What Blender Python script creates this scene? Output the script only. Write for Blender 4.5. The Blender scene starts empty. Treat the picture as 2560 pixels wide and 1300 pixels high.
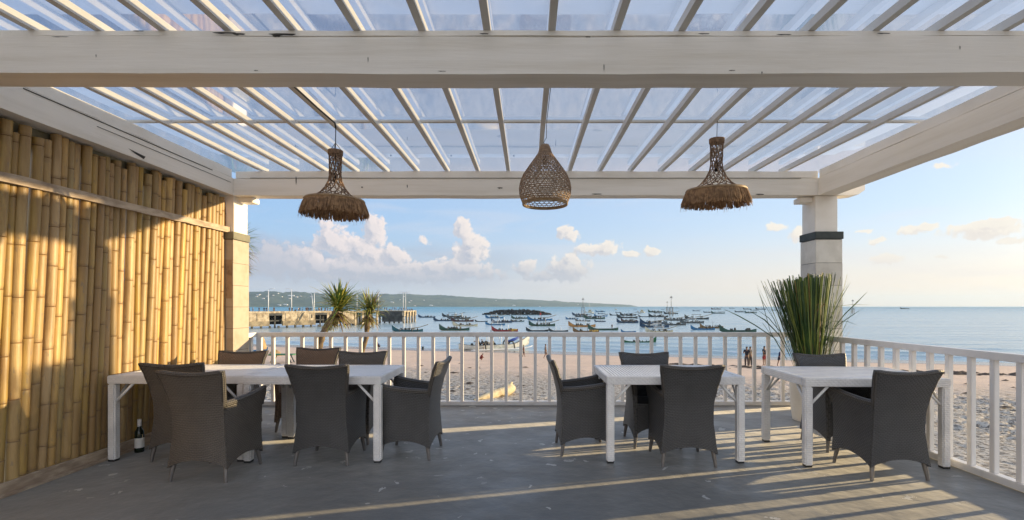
import bpy, bmesh, math, random
import numpy as np
from mathutils import Vector, Matrix
random.seed(7)
R = math.radians
scn = bpy.context.scene
COL = scn.collection
# ------------------------------------------------------------------ camera
F, CX, HY, EYE = 1205.0, 1319.0, 766.0, 1.35
cam_d = bpy.data.cameras.new('camera'); cam = bpy.data.objects.new('camera', cam_d); COL.objects.link(cam)
cam.location = (0, 0, EYE); cam.rotation_euler = (R(90), 0, 0)
cam_d.sensor_width = 36; cam_d.lens = F/2560*36
cam_d.shift_x = (1280-CX)/2560; cam_d.shift_y = (HY-650)/2560
cam_d.clip_start = .05; cam_d.clip_end = 60000
scn.camera = cam
scn.view_settings.view_transform = 'Standard'; scn.view_settings.look = 'None'
scn.view_settings.exposure = EXPOSURE = 0.95; scn.view_settings.gamma = 1
scn.cycles.max_bounces = 10; scn.cycles.diffuse_bounces = 6; scn.cycles.transparent_max_bounces = 24; scn.cycles.use_denoising = True
# sun: 14.8 degrees ahead of the right hand side, 6.3 degrees high
SUN_EL, SUN_AZ = 6.3, 75.2
sd = bpy.data.lights.new('sun', 'SUN'); sun = bpy.data.objects.new('sun', sd); COL.objects.link(sun)
sd.energy = 4.8; sd.angle = R(.55); sd.color = (1.0, .76, .42)
sv = Vector((math.sin(R(SUN_AZ))*math.cos(R(SUN_EL)), math.cos(R(SUN_AZ))*math.cos(R(SUN_EL)), math.sin(R(SUN_EL))))
sun.rotation_euler = sv.to_track_quat('Z', 'Y').to_euler()
sun.location = sv*50

# ------------------------------------------------------------------ node helper
class NT:
    def __init__(s, tree): s.t = tree
    def n(s, typ, **kw):
        nd = s.t.nodes.new(typ)
        for k, v in kw.items(): setattr(nd, k, v)
        return nd
    def put(s, sock, v):
        if hasattr(v, 'is_output') or isinstance(v, bpy.types.NodeSocket): s.t.links.new(v, sock)
        else:
            try: sock.default_value = v
            except Exception: sock.default_value = tuple(v)+(1,)
    def m(s, op, a, b=0.0, c=None, clamp=False):
        nd = s.n('ShaderNodeMath', operation=op, use_clamp=clamp)
        s.put(nd.inputs[0], a); s.put(nd.inputs[1], b)
        if c is not None: s.put(nd.inputs[2], c)
        return nd.outputs[0]
    def vm(s, op, a, b=(0,0,0)):
        nd = s.n('ShaderNodeVectorMath', operation=op)
        s.put(nd.inputs[0], a)
        if op == 'SCALE': s.put(nd.inputs['Scale'], b)
        else: s.put(nd.inputs[1], b)
        return nd.outputs['Value'] if op in ('LENGTH', 'DOT_PRODUCT', 'DISTANCE') else nd.outputs[0]
    def mix(s, f, a, b, mode='MIX'):
        nd = s.n('ShaderNodeMix', data_type='RGBA', blend_type=mode)
        s.put(nd.inputs[0], f); s.put(nd.inputs[6], a); s.put(nd.inputs[7], b)
        return nd.outputs[2]
    def rng(s, v, a, b, c=0.0, d=1.0, smooth=True):
        nd = s.n('ShaderNodeMapRange', interpolation_type='SMOOTHSTEP' if smooth else 'LINEAR')
        for i, x in enumerate((v, a, b, c, d)): s.put(nd.inputs[i], x)
        return nd.outputs[0]
    def noise(s, vec, scale, detail=4, rough=.55, dist=0, dim='3D'):
        nd = s.n('ShaderNodeTexNoise', noise_dimensions=dim)
        if vec is not None: s.put(nd.inputs['Vector'], vec)
        s.put(nd.inputs['Scale'], scale); nd.inputs['Detail'].default_value = detail
        nd.inputs['Roughness'].default_value = rough; nd.inputs['Distortion'].default_value = dist
        return nd.outputs['Fac']
    def sep(s, v):
        nd = s.n('ShaderNodeSeparateXYZ'); s.put(nd.inputs[0], v); return nd.outputs
    def comb(s, x, y, z=0.0):
        nd = s.n('ShaderNodeCombineXYZ')
        for i, q in enumerate((x, y, z)): s.put(nd.inputs[i], q)
        return nd.outputs[0]

# ------------------------------------------------------------------ world: Nishita sky and evening cumulus far away
world = bpy.data.worlds.new('World'); scn.world = world; world.use_nodes = True
wt = world.node_tree; wt.nodes.clear(); W = NT(wt)
def az_el(px, py):                       # where in the sky a cloud stands: azimuth and height, in degrees
    x, y, z = px-CX, F, HY-py
    return math.degrees(math.atan2(x, y)), math.degrees(math.atan2(z, math.hypot(x, y)))
CLOUDS = [  # azimuth/height taken from the photo, half width, half height (degrees), weight
 (880,672,105,28,1.0),(828,603,38,40,1.08),(780,650,46,30,.85),(936,584,26,36,1.12),(900,634,62,36,1.08),(988,640,30,22,1.05),
 (1156,575,18,26,1.0),(1178,628,36,36,1.1),(1150,672,62,24,1.0),(1085,672,34,20,.92),(1045,694,100,12,.85),(860,692,150,12,.8),(1058,602,14,10,.42),(700,652,95,36,.86),(1000,682,210,22,.9),(820,672,120,26,.95),
 (1312,670,26,17,.9),(1420,672,48,26,1.0),(1428,655,26,20,1.0),(1410,580,18,14,1.0),(1430,592,20,12,.95),(1487,623,40,13,.98),(1515,622,30,15,1.0),(1578,634,24,8,.85),(1630,630,19,11,1.0),
 (1370,690,46,11,.75),(1938,570,30,11,.9),(1995,585,20,14,.8),(2280,574,26,15,.95),(2315,566,26,9,.85),(2465,575,88,18,1.0),(2500,558,52,14,1.0),(2215,650,32,11,.88),(2350,640,20,6,.7),
 (2190,602,26,6,.72),(2530,600,30,7,.75),(2345,415,26,8,.7),(2160,578,18,5,.7)]
def cloud_group():
    g = bpy.data.node_groups.new('cloud_density', 'ShaderNodeTree')
    g.interface.new_socket('P', in_out='INPUT', socket_type='NodeSocketVector')
    g.interface.new_socket('D', in_out='OUTPUT', socket_type='NodeSocketFloat')
    G = NT(g); gi = G.n('NodeGroupInput'); go = G.n('NodeGroupOutput'); p = gi.outputs[0]
    # billowing edge: shift the coordinate with noise
    nz = G.n('ShaderNodeTexNoise', noise_dimensions='2D'); G.put(nz.inputs['Vector'], p); nz.inputs['Scale'].default_value = .9
    nz.inputs['Detail'].default_value = 5; nz.inputs['Roughness'].default_value = .55
    off = G.vm('SCALE', G.vm('SUBTRACT', nz.outputs['Color'], (.5, .5, .5)), .95)
    q = G.vm('MULTIPLY', G.vm('ADD', p, off), (1, 1, 0))
    acc = None
    for px, py, hw, hh, w in CLOUDS:
        a, e = az_el(px, py); a2, e2 = az_el(px+hw, py); a3, e3 = az_el(px, py-hh)
        d = G.vm('LENGTH', G.vm('MULTIPLY', G.vm('SUBTRACT', q, (a, e, 0)), (1/abs(a2-a), 1/abs(e3-e), 0)))
        v = G.m('MULTIPLY_ADD', d, -w, w*1.45)
        acc = v if acc is None else G.m('SMOOTH_MAX', acc, v, .12)
    vor = G.n('ShaderNodeTexVoronoi', voronoi_dimensions='2D', feature='SMOOTH_F1'); G.put(vor.inputs['Vector'], q); vor.inputs['Scale'].default_value = .75
    vor.inputs['Smoothness'].default_value = .7; vor.inputs['Detail'].default_value = 3.0; vor.inputs['Roughness'].default_value = .55
    bil = G.m('MULTIPLY', G.m('SUBTRACT', .42, vor.outputs['Distance']), .80)
    fine = G.m('MULTIPLY', G.m('SUBTRACT', G.noise(q, 3.2, 6, .6, dim='2D'), .5), .34)
    G.put(go.inputs[0], G.m('ADD', G.m('ADD', acc, bil), fine))
    return g
tc = W.n('ShaderNodeTexCoord'); d = tc.outputs['Generated']; dx, dy, dz = W.sep(d)
az = W.m('DEGREES', W.m('ARCTAN2', dx, dy)); el = W.m('DEGREES', W.m('ARCSINE', dz))
P = W.comb(az, el)
cg = cloud_group()
def dens(vec):
    nd = W.n('ShaderNodeGroup'); nd.node_tree = cg; W.put(nd.inputs[0], vec); return nd.outputs[0]
D0 = dens(P); D1 = dens(W.vm('ADD', P, (.55, .45, 0)))
alpha = W.rng(D0, -.26, .20)
lit = W.m('MULTIPLY_ADD', W.rng(W.m('SUBTRACT', D0, D1), -.30, .36, 0, 1, False), .75, W.m('MULTIPLY', W.rng(D0, .9, .0), .25))
lit = W.m('MULTIPLY', W.m('MULTIPLY', lit, W.rng(el, 2.8, 6.2, .15, 1.0)), W.rng(az, -27.5, -22.5, .3, 1.0))
sky = W.n('ShaderNodeTexSky', sky_type='NISHITA', sun_disc=False, sun_elevation=R(SUN_EL), sun_rotation=R(SUN_AZ), altitude=5, air_density=1.0, dust_density=.3, ozone_density=3.0)
WS = .15; K = 1/(WS*2**EXPOSURE)
def kc(r, g, b): return (r*K, g*K, b*K, 1)
# evening air: the Nishita sky blended with the soft pastel gradient of thin high haze, warmer towards the sun
hx, hy = math.sin(R(SUN_AZ)), math.cos(R(SUN_AZ))
hl = W.m('MAXIMUM', W.vm('LENGTH', W.vm('MULTIPLY', d, (1, 1, 0))), .001)
t = W.m('DIVIDE', W.vm('DOT_PRODUCT', d, (hx, hy, 0)), hl)
tt = W.rng(t, -.75, 1.0, 0, 1, False)
low = W.mix(W.rng(tt, .35, .95), kc(.58, .62, .74), kc(1.0, .80, .68))
mid = W.mix(tt, kc(.26, .52, .92), kc(.74, .81, .95))
top = W.mix(tt, kc(.30, .48, .88), kc(.66, .78, 1.0))
g1 = W.mix(W.rng(el, 0.0, 11.0), low, mid)
g2 = W.mix(W.rng(el, 7.0, 30.0), g1, top)
nish = W.vm('SCALE', sky.outputs[0], 1.15)
skyc = W.mix(W.rng(el, 0, 9, .92, .74), nish, g2)
sdot = W.m('MAXIMUM', W.vm('DOT_PRODUCT', d, tuple(sv)), 0)
skyc = W.mix(1.0, skyc, W.mix(W.m('POWER', sdot, 20), (0,0,0,1), kc(1.5, 1.2, .85)), 'ADD')
# thin streaks of high haze
st = W.noise(W.vm('MULTIPLY', P, (.05, .32, 0)), 1.0, 5, .6, 1.0, '2D')
skyc = W.mix(W.m('MULTIPLY', W.rng(st, .45, .75), W.rng(el, 1, 20, .30, .14)), skyc, kc(.86, .80, .80))
bank = W.m('MULTIPLY', W.m('MULTIPLY', W.rng(W.m('ABSOLUTE', W.m('SUBTRACT', el, W.m('ADD', 3.6, W.m('MULTIPLY', W.noise(W.vm('MULTIPLY', P, (.10, .1, 0)), 1.0, 3, .6, 0, '2D'), 1.6)))), .9, 3.4, 1, 0), W.rng(az, -12, 5, 1, 0)), W.rng(W.noise(W.vm('MULTIPLY', P, (.10, .45, 0)), 1.0, 6, .62, .6, '2D'), .33, .62, .35, .9))
skyc = W.mix(W.m('MULTIPLY', bank, .85), skyc, kc(.47, .51, .62))
bk2 = W.m('MULTIPLY', W.m('MULTIPLY', W.rng(az, -27, -18, 1, 0), W.rng(el, 2.0, 4.5)), W.rng(W.m('ADD', el, W.m('MULTIPLY', W.noise(W.vm('MULTIPLY', P, (.22, .3, 0)), 1.0, 6, .6, 0, '2D'), 5)), 7.6, 11.0, 1, 0))
skyc = W.mix(W.m('MULTIPLY', bk2, .65), skyc, kc(.45, .50, .63))
# unseen bright cloud bank added behind the camera to fill the terrace with light
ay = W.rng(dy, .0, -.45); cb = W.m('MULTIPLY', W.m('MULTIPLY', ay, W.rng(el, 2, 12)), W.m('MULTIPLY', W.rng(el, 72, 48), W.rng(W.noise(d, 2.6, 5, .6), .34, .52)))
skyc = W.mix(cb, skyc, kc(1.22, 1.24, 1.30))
shade = W.mix(W.rng(el, 1.5, 7.0), kc(.48, .51, .60), kc(.52, .545, .64))
shade = W.mix(W.rng(tt, .55, .85), shade, kc(.84, .76, .71))
light = W.mix(W.rng(tt, .3, .8), kc(1.0, .87, .83), kc(1.0, .92, .80))
cloudc = W.mix(lit, shade, light)
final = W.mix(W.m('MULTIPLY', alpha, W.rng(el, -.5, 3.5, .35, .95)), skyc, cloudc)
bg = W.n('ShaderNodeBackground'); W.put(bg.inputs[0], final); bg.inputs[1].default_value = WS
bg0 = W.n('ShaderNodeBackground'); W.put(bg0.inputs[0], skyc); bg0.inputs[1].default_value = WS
mk = W.m('MULTIPLY', W.m('MULTIPLY', W.m('GREATER_THAN', el, -.6), W.m('LESS_THAN', el, 17.5)), W.m('MULTIPLY', W.m('GREATER_THAN', az, -40), W.m('LESS_THAN', az, 52)))
ms = W.n('ShaderNodeMixShader'); W.put(ms.inputs[0], mk); W.put(ms.inputs[1], bg0.outputs[0]); W.put(ms.inputs[2], bg.outputs[0])
wo = W.n('ShaderNodeOutputWorld'); wt.links.new(ms.outputs[0], wo.inputs[0])
world.cycles.sampling_method = 'MANUAL'; world.cycles.sample_map_resolution = 256

# ------------------------------------------------------------------ materials
def mat(name, c1, c2=None, scale=4., rough=.55, bump=0., bscale=30., stretch=(1,1,1), lo=.38, hi=.65, metallic=0., spec=.5, coord='Object', detail=6, rand=0., trans=0.):
    m = bpy.data.materials.new(name); m.use_nodes = True; T = NT(m.node_tree); b = m.node_tree.nodes['Principled BSDF']
    c = T.n('ShaderNodeTexCoord').outputs[coord]; v = T.vm('MULTIPLY', c, stretch)
    col = tuple(c1)+(1,)
    if c2 is not None:
        f = T.rng(T.noise(v, scale, detail, .6), lo, hi); col = T.mix(f, col, tuple(c2)+(1,))
    if rand:
        oi = T.n('ShaderNodeObjectInfo'); hs = T.n('ShaderNodeHueSaturation'); T.put(hs.inputs['Color'], col)
        T.put(hs.inputs['Value'], T.rng(oi.outputs['Random'], 0, 1, 1-rand, 1+rand, False)); col = hs.outputs[0]
    T.put(b.inputs['Base Color'], col); b.inputs['Roughness'].default_value = rough; b.inputs['Metallic'].default_value = metallic
    b.inputs['Specular IOR Level'].default_value = spec
    if trans: b.inputs['Transmission Weight'].default_value = trans
    if bump:
        bn = T.n('ShaderNodeBump'); bn.inputs['Strength'].default_value = 1; bn.inputs['Distance'].default_value = bump
        T.put(bn.inputs['Height'], T.noise(v, bscale, 5, .6)); T.put(b.inputs['Normal'], bn.outputs[0])
    return m
MT = {}
MT['paint'] = mat('white_paint', (.87,.82,.735), (.78,.72,.62), 2.2, .5, .0012, 22, lo=.42, hi=.72)
MT['paint_x'] = mat('white_paint_long_grain', (.88,.83,.745), (.74,.68,.575), 1.6, .5, .0022, 9, stretch=(.35,5,5), lo=.40, hi=.78)
MT['paint_y'] = mat('white_paint_deep_grain', (.88,.83,.745), (.74,.68,.575), 1.6, .5, .0022, 9, stretch=(5,.35,5), lo=.40, hi=.78)
MT['paint_rail'] = mat('rail_paint', (.74,.72,.70), (.62,.59,.56), 6, .45, .0008, 30, lo=.5, hi=.8)
MT['rafter'] = mat('rafter_paint', (.68,.66,.62), (.55,.51,.46), 3, .55, .0008, 20, lo=.5, hi=.8)
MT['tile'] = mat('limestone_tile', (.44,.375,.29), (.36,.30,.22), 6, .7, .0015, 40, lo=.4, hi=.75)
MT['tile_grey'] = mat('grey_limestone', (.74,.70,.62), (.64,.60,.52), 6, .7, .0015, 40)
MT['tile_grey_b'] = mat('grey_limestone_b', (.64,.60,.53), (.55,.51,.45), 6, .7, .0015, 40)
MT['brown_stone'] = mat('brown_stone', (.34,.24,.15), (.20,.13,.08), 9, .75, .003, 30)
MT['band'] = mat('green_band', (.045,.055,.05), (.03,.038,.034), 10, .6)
MT['band_pale'] = mat('olive_band', (.20,.19,.13), (.15,.145,.10), 10, .6)  # sunlight on the green band put into its colour; also the header board's paint
MT['board'] = mat('weathered_board', (.50,.40,.29), (.27,.20,.14), 5, .8, .002, 30, stretch=(1,1,4), lo=.35, hi=.7)
MT['dark'] = mat('dark_void', (.02,.02,.02))
MT['black'] = mat('black_cable', (.015,.015,.016), rough=.4)
MT['seam'] = mat('open_crack', (.05,.045,.04), rough=.9)
MT['pot'] = mat('cream_pot', (.86,.80,.68), (.78,.71,.58), 4, .45)
MT['soil'] = mat('soil', (.06,.04,.03), (.03,.02,.015), 30, .95)
MT['glass_bottle'] = mat('dark_green_glass', (.008,.014,.008), rough=.08)
MT['label'] = mat('paper_label', (.72,.70,.66), rough=.6)
MT['foil'] = mat('bottle_foil', (.75,.72,.70), rough=.35)
MT['white_plastic'] = None

def weave(name, c1, c2, rough, bump, fu, fv, rand=0.):
    m = bpy.data.materials.new(name); m.use_nodes = True; T = NT(m.node_tree); b = m.node_tree.nodes['Principled BSDF']
    u, v, _ = T.sep(T.n('ShaderNodeTexCoord').outputs['UV'])
    row = T.m('FLOOR', T.m('MULTIPLY', v, fv)); par = T.m('MODULO', row, 2.0)
    x = T.m('ADD', T.m('MULTIPLY', u, fu), T.m('MULTIPLY', par, .5))
    a = T.m('ABSOLUTE', T.m('SINE', T.m('MULTIPLY', x, math.pi))); bb = T.m('ABSOLUTE', T.m('SINE', T.m('MULTIPLY', T.m('MULTIPLY', v, fv), math.pi)))
    h = T.m('MULTIPLY', T.m('POWER', a, .4), T.m('POWER', bb, .6))
    n = T.noise(T.n('ShaderNodeTexCoord').outputs['Object'], 7, 4)
    base = T.mix(T.rng(n, .3, .7), tuple(c1)+(1,), tuple(x*.82 for x in c1)+(1,))
    col = T.mix(T.rng(h, .15, .6), tuple(c2)+(1,), base)
    if rand:
        oi = T.n('ShaderNodeObjectInfo'); hs = T.n('ShaderNodeHueSaturation'); T.put(hs.inputs['Color'], col)
        T.put(hs.inputs['Value'], T.rng(oi.outputs['Random'], 0, 1, 1-rand, 1+rand, False)); col = hs.outputs[0]
    T.put(b.inputs['Base Color'], col); b.inputs['Roughness'].default_value = rough
    bn = T.n('ShaderNodeBump'); bn.inputs['Distance'].default_value = bump; bn.inputs['Strength'].default_value = 1
    T.put(bn.inputs['Height'], h); T.put(b.inputs['Normal'], bn.outputs[0])
    return m
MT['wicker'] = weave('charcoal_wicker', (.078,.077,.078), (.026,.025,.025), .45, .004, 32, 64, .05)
MT['wicker_bounce_lit'] = weave('bounce_lit_wicker', (.21,.145,.10), (.08,.055,.04), .5, .004, 32, 64, .05)  # same wicker with the warm bounce off the bamboo put into its colour
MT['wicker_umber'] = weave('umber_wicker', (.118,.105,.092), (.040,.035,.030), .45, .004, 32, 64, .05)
MT['trim'] = weave('wicker_braid', (.105,.095,.085), (.035,.031,.028), .5, .006, 60, 8)
MT['resin'] = weave('white_resin_weave', (.82,.81,.80), (.69,.68,.68), .45, .0022, 26, 58)
MT['resin_plain'] = mat('white_resin', (.80,.79,.78), (.74,.73,.72), 8, .4)
MT['steel'] = mat('grey_alu_leg', (.16,.15,.145), rough=.35, metallic=.3)
MT['steel_dark'] = mat('dark_leg', (.05,.048,.046), rough=.45)

# ------------------------------------------------------------------ mesh helper
class MB:
    def __init__(s): s.v = []; s.f = []; s.mi = []; s.uv = []; s.cur = 0; s.has_uv = False
    def add(s, vs, fs, uvs=None):
        o = len(s.v); s.v += [tuple(p) for p in vs]
        for k, f in enumerate(fs):
            s.f.append([i+o for i in f]); s.mi.append(s.cur)
            s.uv.append(uvs[k] if uvs else None)
        if uvs: s.has_uv = True
        return s
    def box(s, x0, x1, y0, y1, z0, z1, M=None):
        vs = [Vector((x, y, z)) for z in (z0, z1) for y in (y0, y1) for x in (x0, x1)]
        if M is not None: vs = [M @ p for p in vs]
        fs = [(0,2,3,1),(4,5,7,6),(0,1,5,4),(2,6,7,3),(0,4,6,2),(1,3,7,5)]
        L = (x1-x0, y1-y0, z1-z0)
        U = {0:(0,1),1:(0,1),2:(0,2),3:(0,2),4:(1,2),5:(1,2)}
        raw = [(x, y, z) for z in (z0, z1) for y in (y0, y1) for x in (x0, x1)]
        uvs = []
        for k, f in enumerate(fs):
            a, b = U[k]; 
            if L[a] < L[b] and k > 1: pass
            uvs.append([(raw[i][a], raw[i][b]) for i in f])
        return s.add(vs, fs, uvs)
    def bar(s, a, b, w, h, up=(0,0,1)):
        a, b = Vector(a), Vector(b); d = b-a; L = d.length; y = d/L
        x = y.cross(Vector(up)).normalized(); z = x.cross(y)
        M = Matrix((x, y, z)).transposed().to_4x4(); M.translation = a
        return s.box(-w/2, w/2, 0, L, -h/2, h/2, M)
    def tube(s, pts, rad, n=8, cap=True, twist=0):
        pts = [Vector(p) for p in pts]; N = len(pts)
        if not hasattr(rad, '__len__'): rad = [rad]*N
        ref = Vector((0,0,1)); vs = []; uvs = []; prev = None; acc = 0
        for i, p in enumerate(pts):
            t = (pts[min(i+1, N-1)]-pts[max(i-1, 0)]).normalized()
            if prev is None:
                x = t.cross(ref) if abs(t.z) < .9 else t.cross(Vector((1,0,0)))
            else: x = prev-t*prev.dot(t)
            if x.length < 1e-6: x = t.orthogonal()
            x.normalize(); y = t.cross(x); prev = x
            if i: acc += (p-pts[i-1]).length
            for k in range(n):
                a = 2*math.pi*k/n; vs.append(p+(x*math.cos(a)+y*math.sin(a))*rad[i]); uvs.append((acc, k/n))
        fs = []; fu = []
        for i in range(N-1):
            for k in range(n):
                q = (i*n+k, i*n+(k+1)%n, (i+1)*n+(k+1)%n, (i+1)*n+k); fs.append(q)
                u = [uvs[j] for j in q]; u[1] = (u[1][0], (k+1)/n); u[2] = (u[2][0], (k+1)/n); fu.append(u)
        if cap: fs += [tuple(range(n-1, -1, -1)), tuple(range((N-1)*n, N*n))]; fu += [[(0,0)]*n, [(0,0)]*n]
        return s.add(vs, fs, fu)
    def lathe(s, prof, n=24, c=(0,0,0), cap=True):
        vs = [(c[0]+r*math.cos(2*math.pi*k/n), c[1]+r*math.sin(2*math.pi*k/n), c[2]+z) for r, z in prof for k in range(n)]
        fs = [(i*n+k, i*n+(k+1)%n, (i+1)*n+(k+1)%n, (i+1)*n+k) for i in range(len(prof)-1) for k in range(n)]
        if cap: fs += [tuple(range(n-1, -1, -1)), tuple(range((len(prof)-1)*n, len(prof)*n))]
        return s.add(vs, fs)
    def grid(s, P, nu, nv, uvf=None, closed=False):      # P(i,j) -> point
        vs = [P(i, j) for i in range(nu) for j in range(nv)]
        fs = [(i*nv+j, (i+1)*nv+j, (i+1)*nv+j+1, i*nv+j+1) for i in range(nu-1) for j in range(nv-1)]
        uvs = [[uvf(q//nv, q % nv) for q in f] for f in fs] if uvf else None
        return s.add(vs, fs, uvs)
    def build(s, name, mats, parent=None, smooth=False, bevel=0, autosmooth=None):
        me = bpy.data.meshes.new(name); me.from_pydata(s.v, [], s.f)
        if not isinstance(mats, (list, tuple)): mats = [mats]
        for m in mats: me.materials.append(m)
        me.polygons.foreach_set('material_index', s.mi)
        if s.has_uv:
            ul = me.uv_layers.new(name='UV'); buf = []
            for f, u in zip(s.f, s.uv): buf += [c for q in (u if u else [(0,0)]*len(f)) for c in q]
            ul.data.foreach_set('uv', buf)
        me.update()
        if bevel:
            bm = bmesh.new(); bm.from_mesh(me)
            bmesh.ops.bevel(bm, geom=bm.edges[:], offset=bevel, segments=2, affect='EDGES', clamp_overlap=True); bm.to_mesh(me); bm.free()
        if smooth: me.polygons.foreach_set('use_smooth', [True]*len(me.polygons))
        if autosmooth: me.set_sharp_from_angle(angle=R(autosmooth))
        o = bpy.data.objects.new(name, me); COL.objects.link(o)
        if parent is not None: o.parent = parent
        return o
def tag(o, label=None, cat=None, group=None, kind=None):
    if label: o['label'] = label
    if cat: o['category'] = cat
    if group: o['group'] = group
    if kind: o['kind'] = kind
    return o
def root(name, label, cat, loc=(0,0,0), rot=0., group=None):
    o = bpy.data.objects.new(name, None); COL.objects.link(o); o.location = loc; o.rotation_euler = (0, 0, rot); o.empty_display_size = .2
    return tag(o, label, cat, group)
def dress(o, a, b):
    for ch in o.children:
        for sl in ch.material_slots:
            if sl.material == a: sl.link = 'OBJECT'; sl.material = b
        dress(ch, a, b)
def copy_tree(o, parent=None):
    c = o.copy(); COL.objects.link(c); c.parent = parent
    for ch in list(o.children): copy_tree(ch, c)
    return c
def W3(px, py, Y): return Vector(((px-CX)/F*Y, Y, EYE+(HY-py)/F*Y))     # a measured point of the place at depth Y

# ================================================================== deck, pergola, railings, fence
# ---- floor
MT['pier_wall'] = mat('rendered_base', (.40,.38,.34), (.25,.22,.18), 1.2, .85)
def floor_material():
    m = bpy.data.materials.new('grey_floor_paint'); m.use_nodes = True; T = NT(m.node_tree); b = m.node_tree.nodes['Principled BSDF']
    c = T.n('ShaderNodeTexCoord').outputs['Object']
    n1 = T.rng(T.noise(c, 1.1, 6, .62), .35, .68)
    col = T.mix(n1, (.074,.082,.086,1), (.058,.064,.067,1))
    n2 = T.rng(T.noise(T.vm('MULTIPLY', c, (1,1.6,1)), 5.5, 6, .7), .5, .75)
    col = T.mix(T.m('MULTIPLY', n2, .35), col, (.13,.125,.115,1))
    # flaked paint: pale chips
    dist = T.vm('ADD', c, T.vm('SCALE', T.n('ShaderNodeTexNoise').outputs['Color'], .0))
    def chips(scale, thr, dens, seed):
        v = T.n('ShaderNodeTexVoronoi', feature='F1'); T.put(v.inputs['Vector'], T.vm('ADD', T.vm('ADD', c, T.vm('SCALE', T.comb(T.noise(c, 6, 2), T.noise(T.vm('ADD', c, (9,9,9)), 6, 2)), .28)), (seed, seed, 0))); T.put(v.inputs['Scale'], scale)
        wob = T.m('MULTIPLY', T.m('SUBTRACT', T.noise(c, 38, 4, .7), .5), .42)
        cr, cg_, cb = T.sep(v.outputs['Color'])
        size = T.m('MULTIPLY', T.rng(cr, 1-dens, 1, 0, 1, False), thr)
        return T.m('MULTIPLY', T.m('LESS_THAN', T.m('ADD', v.outputs['Distance'], wob), size), T.m('GREATER_THAN', cr, 1-dens))
    k = T.m('MAXIMUM', chips(3.0, .15, .40, 3.1), chips(8, .28, .30, 9.7), clamp=True)
    k = T.m('MULTIPLY', k, T.rng(T.noise(c, .8, 2), .34, .5))
    col = T.mix(T.m('MULTIPLY', k, .75), col, (.40,.40,.385,1))
    # hairline cracks and patched trowel lines
    mus = T.n('ShaderNodeTexVoronoi', feature='DISTANCE_TO_EDGE'); T.put(mus.inputs['Vector'], T.vm('ADD', c, T.vm('SCALE', T.comb(T.noise(c, 3, 4), T.noise(T.vm('ADD', c, (5,5,5)), 3, 4)), .35))); mus.inputs['Scale'].default_value = .42
    ck = T.m('MULTIPLY', T.m('LESS_THAN', mus.outputs['Distance'], .004), T.rng(T.noise(c, 1.6, 3), .45, .6))
    col = T.mix(T.m('MULTIPLY', ck, .6), col, (.07,.07,.07,1))
    T.put(b.inputs['Base Color'], col)
    T.put(b.inputs['Roughness'], T.rng(T.noise(c, 2.4, 5), .3, .7, .36, .60))
    b.inputs['Specular IOR Level'].default_value = .32; b.inputs['Sheen Weight'].default_value = .75; b.inputs['Sheen Roughness'].default_value = .32; b.inputs['Sheen Tint'].default_value = (1,.97,.92,1)
    bn = T.n('ShaderNodeBump'); bn.inputs['Distance'].default_value = .008; bn.inputs['Strength'].default_value = 1
    T.put(bn.inputs['Height'], T.m('ADD', T.noise(c, 4, 6, .55), T.m('MULTIPLY', k, .12))); T.put(b.inputs['Normal'], bn.outputs[0])
    return m
m = MB(); m.box(-4.0, 3.665, -3, 6.615, -.30, 0); fl = tag(m.build('floor', floor_material()), kind='structure')
m = MB(); m.box(-3.95, 3.62, -2.9, 6.57, -3.4, -.302); tag(m.build('terrace_base', MT['pier_wall']), kind='structure')
# ---- pergola
FLOAT = .0
perg = root('pergola', 'white painted wooden pergola with clear roof over the tables', 'pergola', (0, 6, 0))
perg.location = (0, 0, 0)
BB = 2.734
def beam(mb, x0, x1, y0, y1, z0, z1, sag=0., n=24, axis='x', wob=.004):
    rnd = [(random.uniform(-wob, wob), random.uniform(-wob, wob)) for _ in range(n+1)]
    def ring(i):
        t = i/n; s_ = -sag*math.sin(math.pi*t); a, b2 = rnd[i]
        if axis == 'x':
            x = x0+(x1-x0)*t; return [(x, y0+a*.4, z0+s_+a), (x, y1, z0+s_+a), (x, y1, z1+s_+b2), (x, y0+a*.4, z1+s_+b2)]
        y = y0+(y1-y0)*t; return [(x0+a*.4, y, z0+s_+a), (x1, y, z0+s_+a), (x1, y, z1+s_+b2), (x0+a*.4, y, z1+s_+b2)]
    vs = [p for i in range(n+1) for p in ring(i)]
    fs = [(4*i+k, 4*i+(k+1) % 4, 4*i+4+(k+1) % 4, 4*i+4+k) for i in range(n) for k in range(4)]+[(3,2,1,0), tuple(4*n+k for k in range(4))]
    mb.add(vs, fs)
def fix_normals(o):
    bm = bmesh.new(); bm.from_mesh(o.data); bmesh.ops.recalc_face_normals(bm, faces=bm.faces); bm.to_mesh(o.data); bm.free(); return o
mb = MB(); beam(mb, -4.3, 4.3, 2.87, 3.055, BB, 2.955, sag=-.0, n=30)
# the near beam bows: lower in the middle of the span
for i, (x, y, z) in enumerate(mb.v): mb.v[i] = (x, y, z+.010*(abs(x)/3)**2)
fix_normals(mb.build('beam', MT['paint_x'], perg))
mb = MB(); beam(mb, -4.3, 4.3, 2.885, 3.04, 2.972, 3.0, n=30)
fix_normals(mb.build('top_plate', MT['paint'], perg))
mb = MB(); beam(mb, -3.99, 4.02, 6.0, 6.19, BB, 2.945, n=26)                       # far beam with the shaped end beyond the column
mb.add([(4.02,6.0,2.945),(4.02,6.19,2.945),(4.02,6.0,2.734),(4.02,6.19,2.734),(4.20,6.0,2.945),(4.20,6.19,2.945),(4.20,6.0,2.80),(4.20,6.19,2.80),(4.12,6.0,2.745),(4.12,6.19,2.745)],
       [(0,4,6,8,2),(1,3,9,7,5),(0,1,5,4),(4,5,7,6),(6,7,9,8),(8,9,3,2)])
fix_normals(mb.build('beam', MT['paint_x'], perg))
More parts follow.
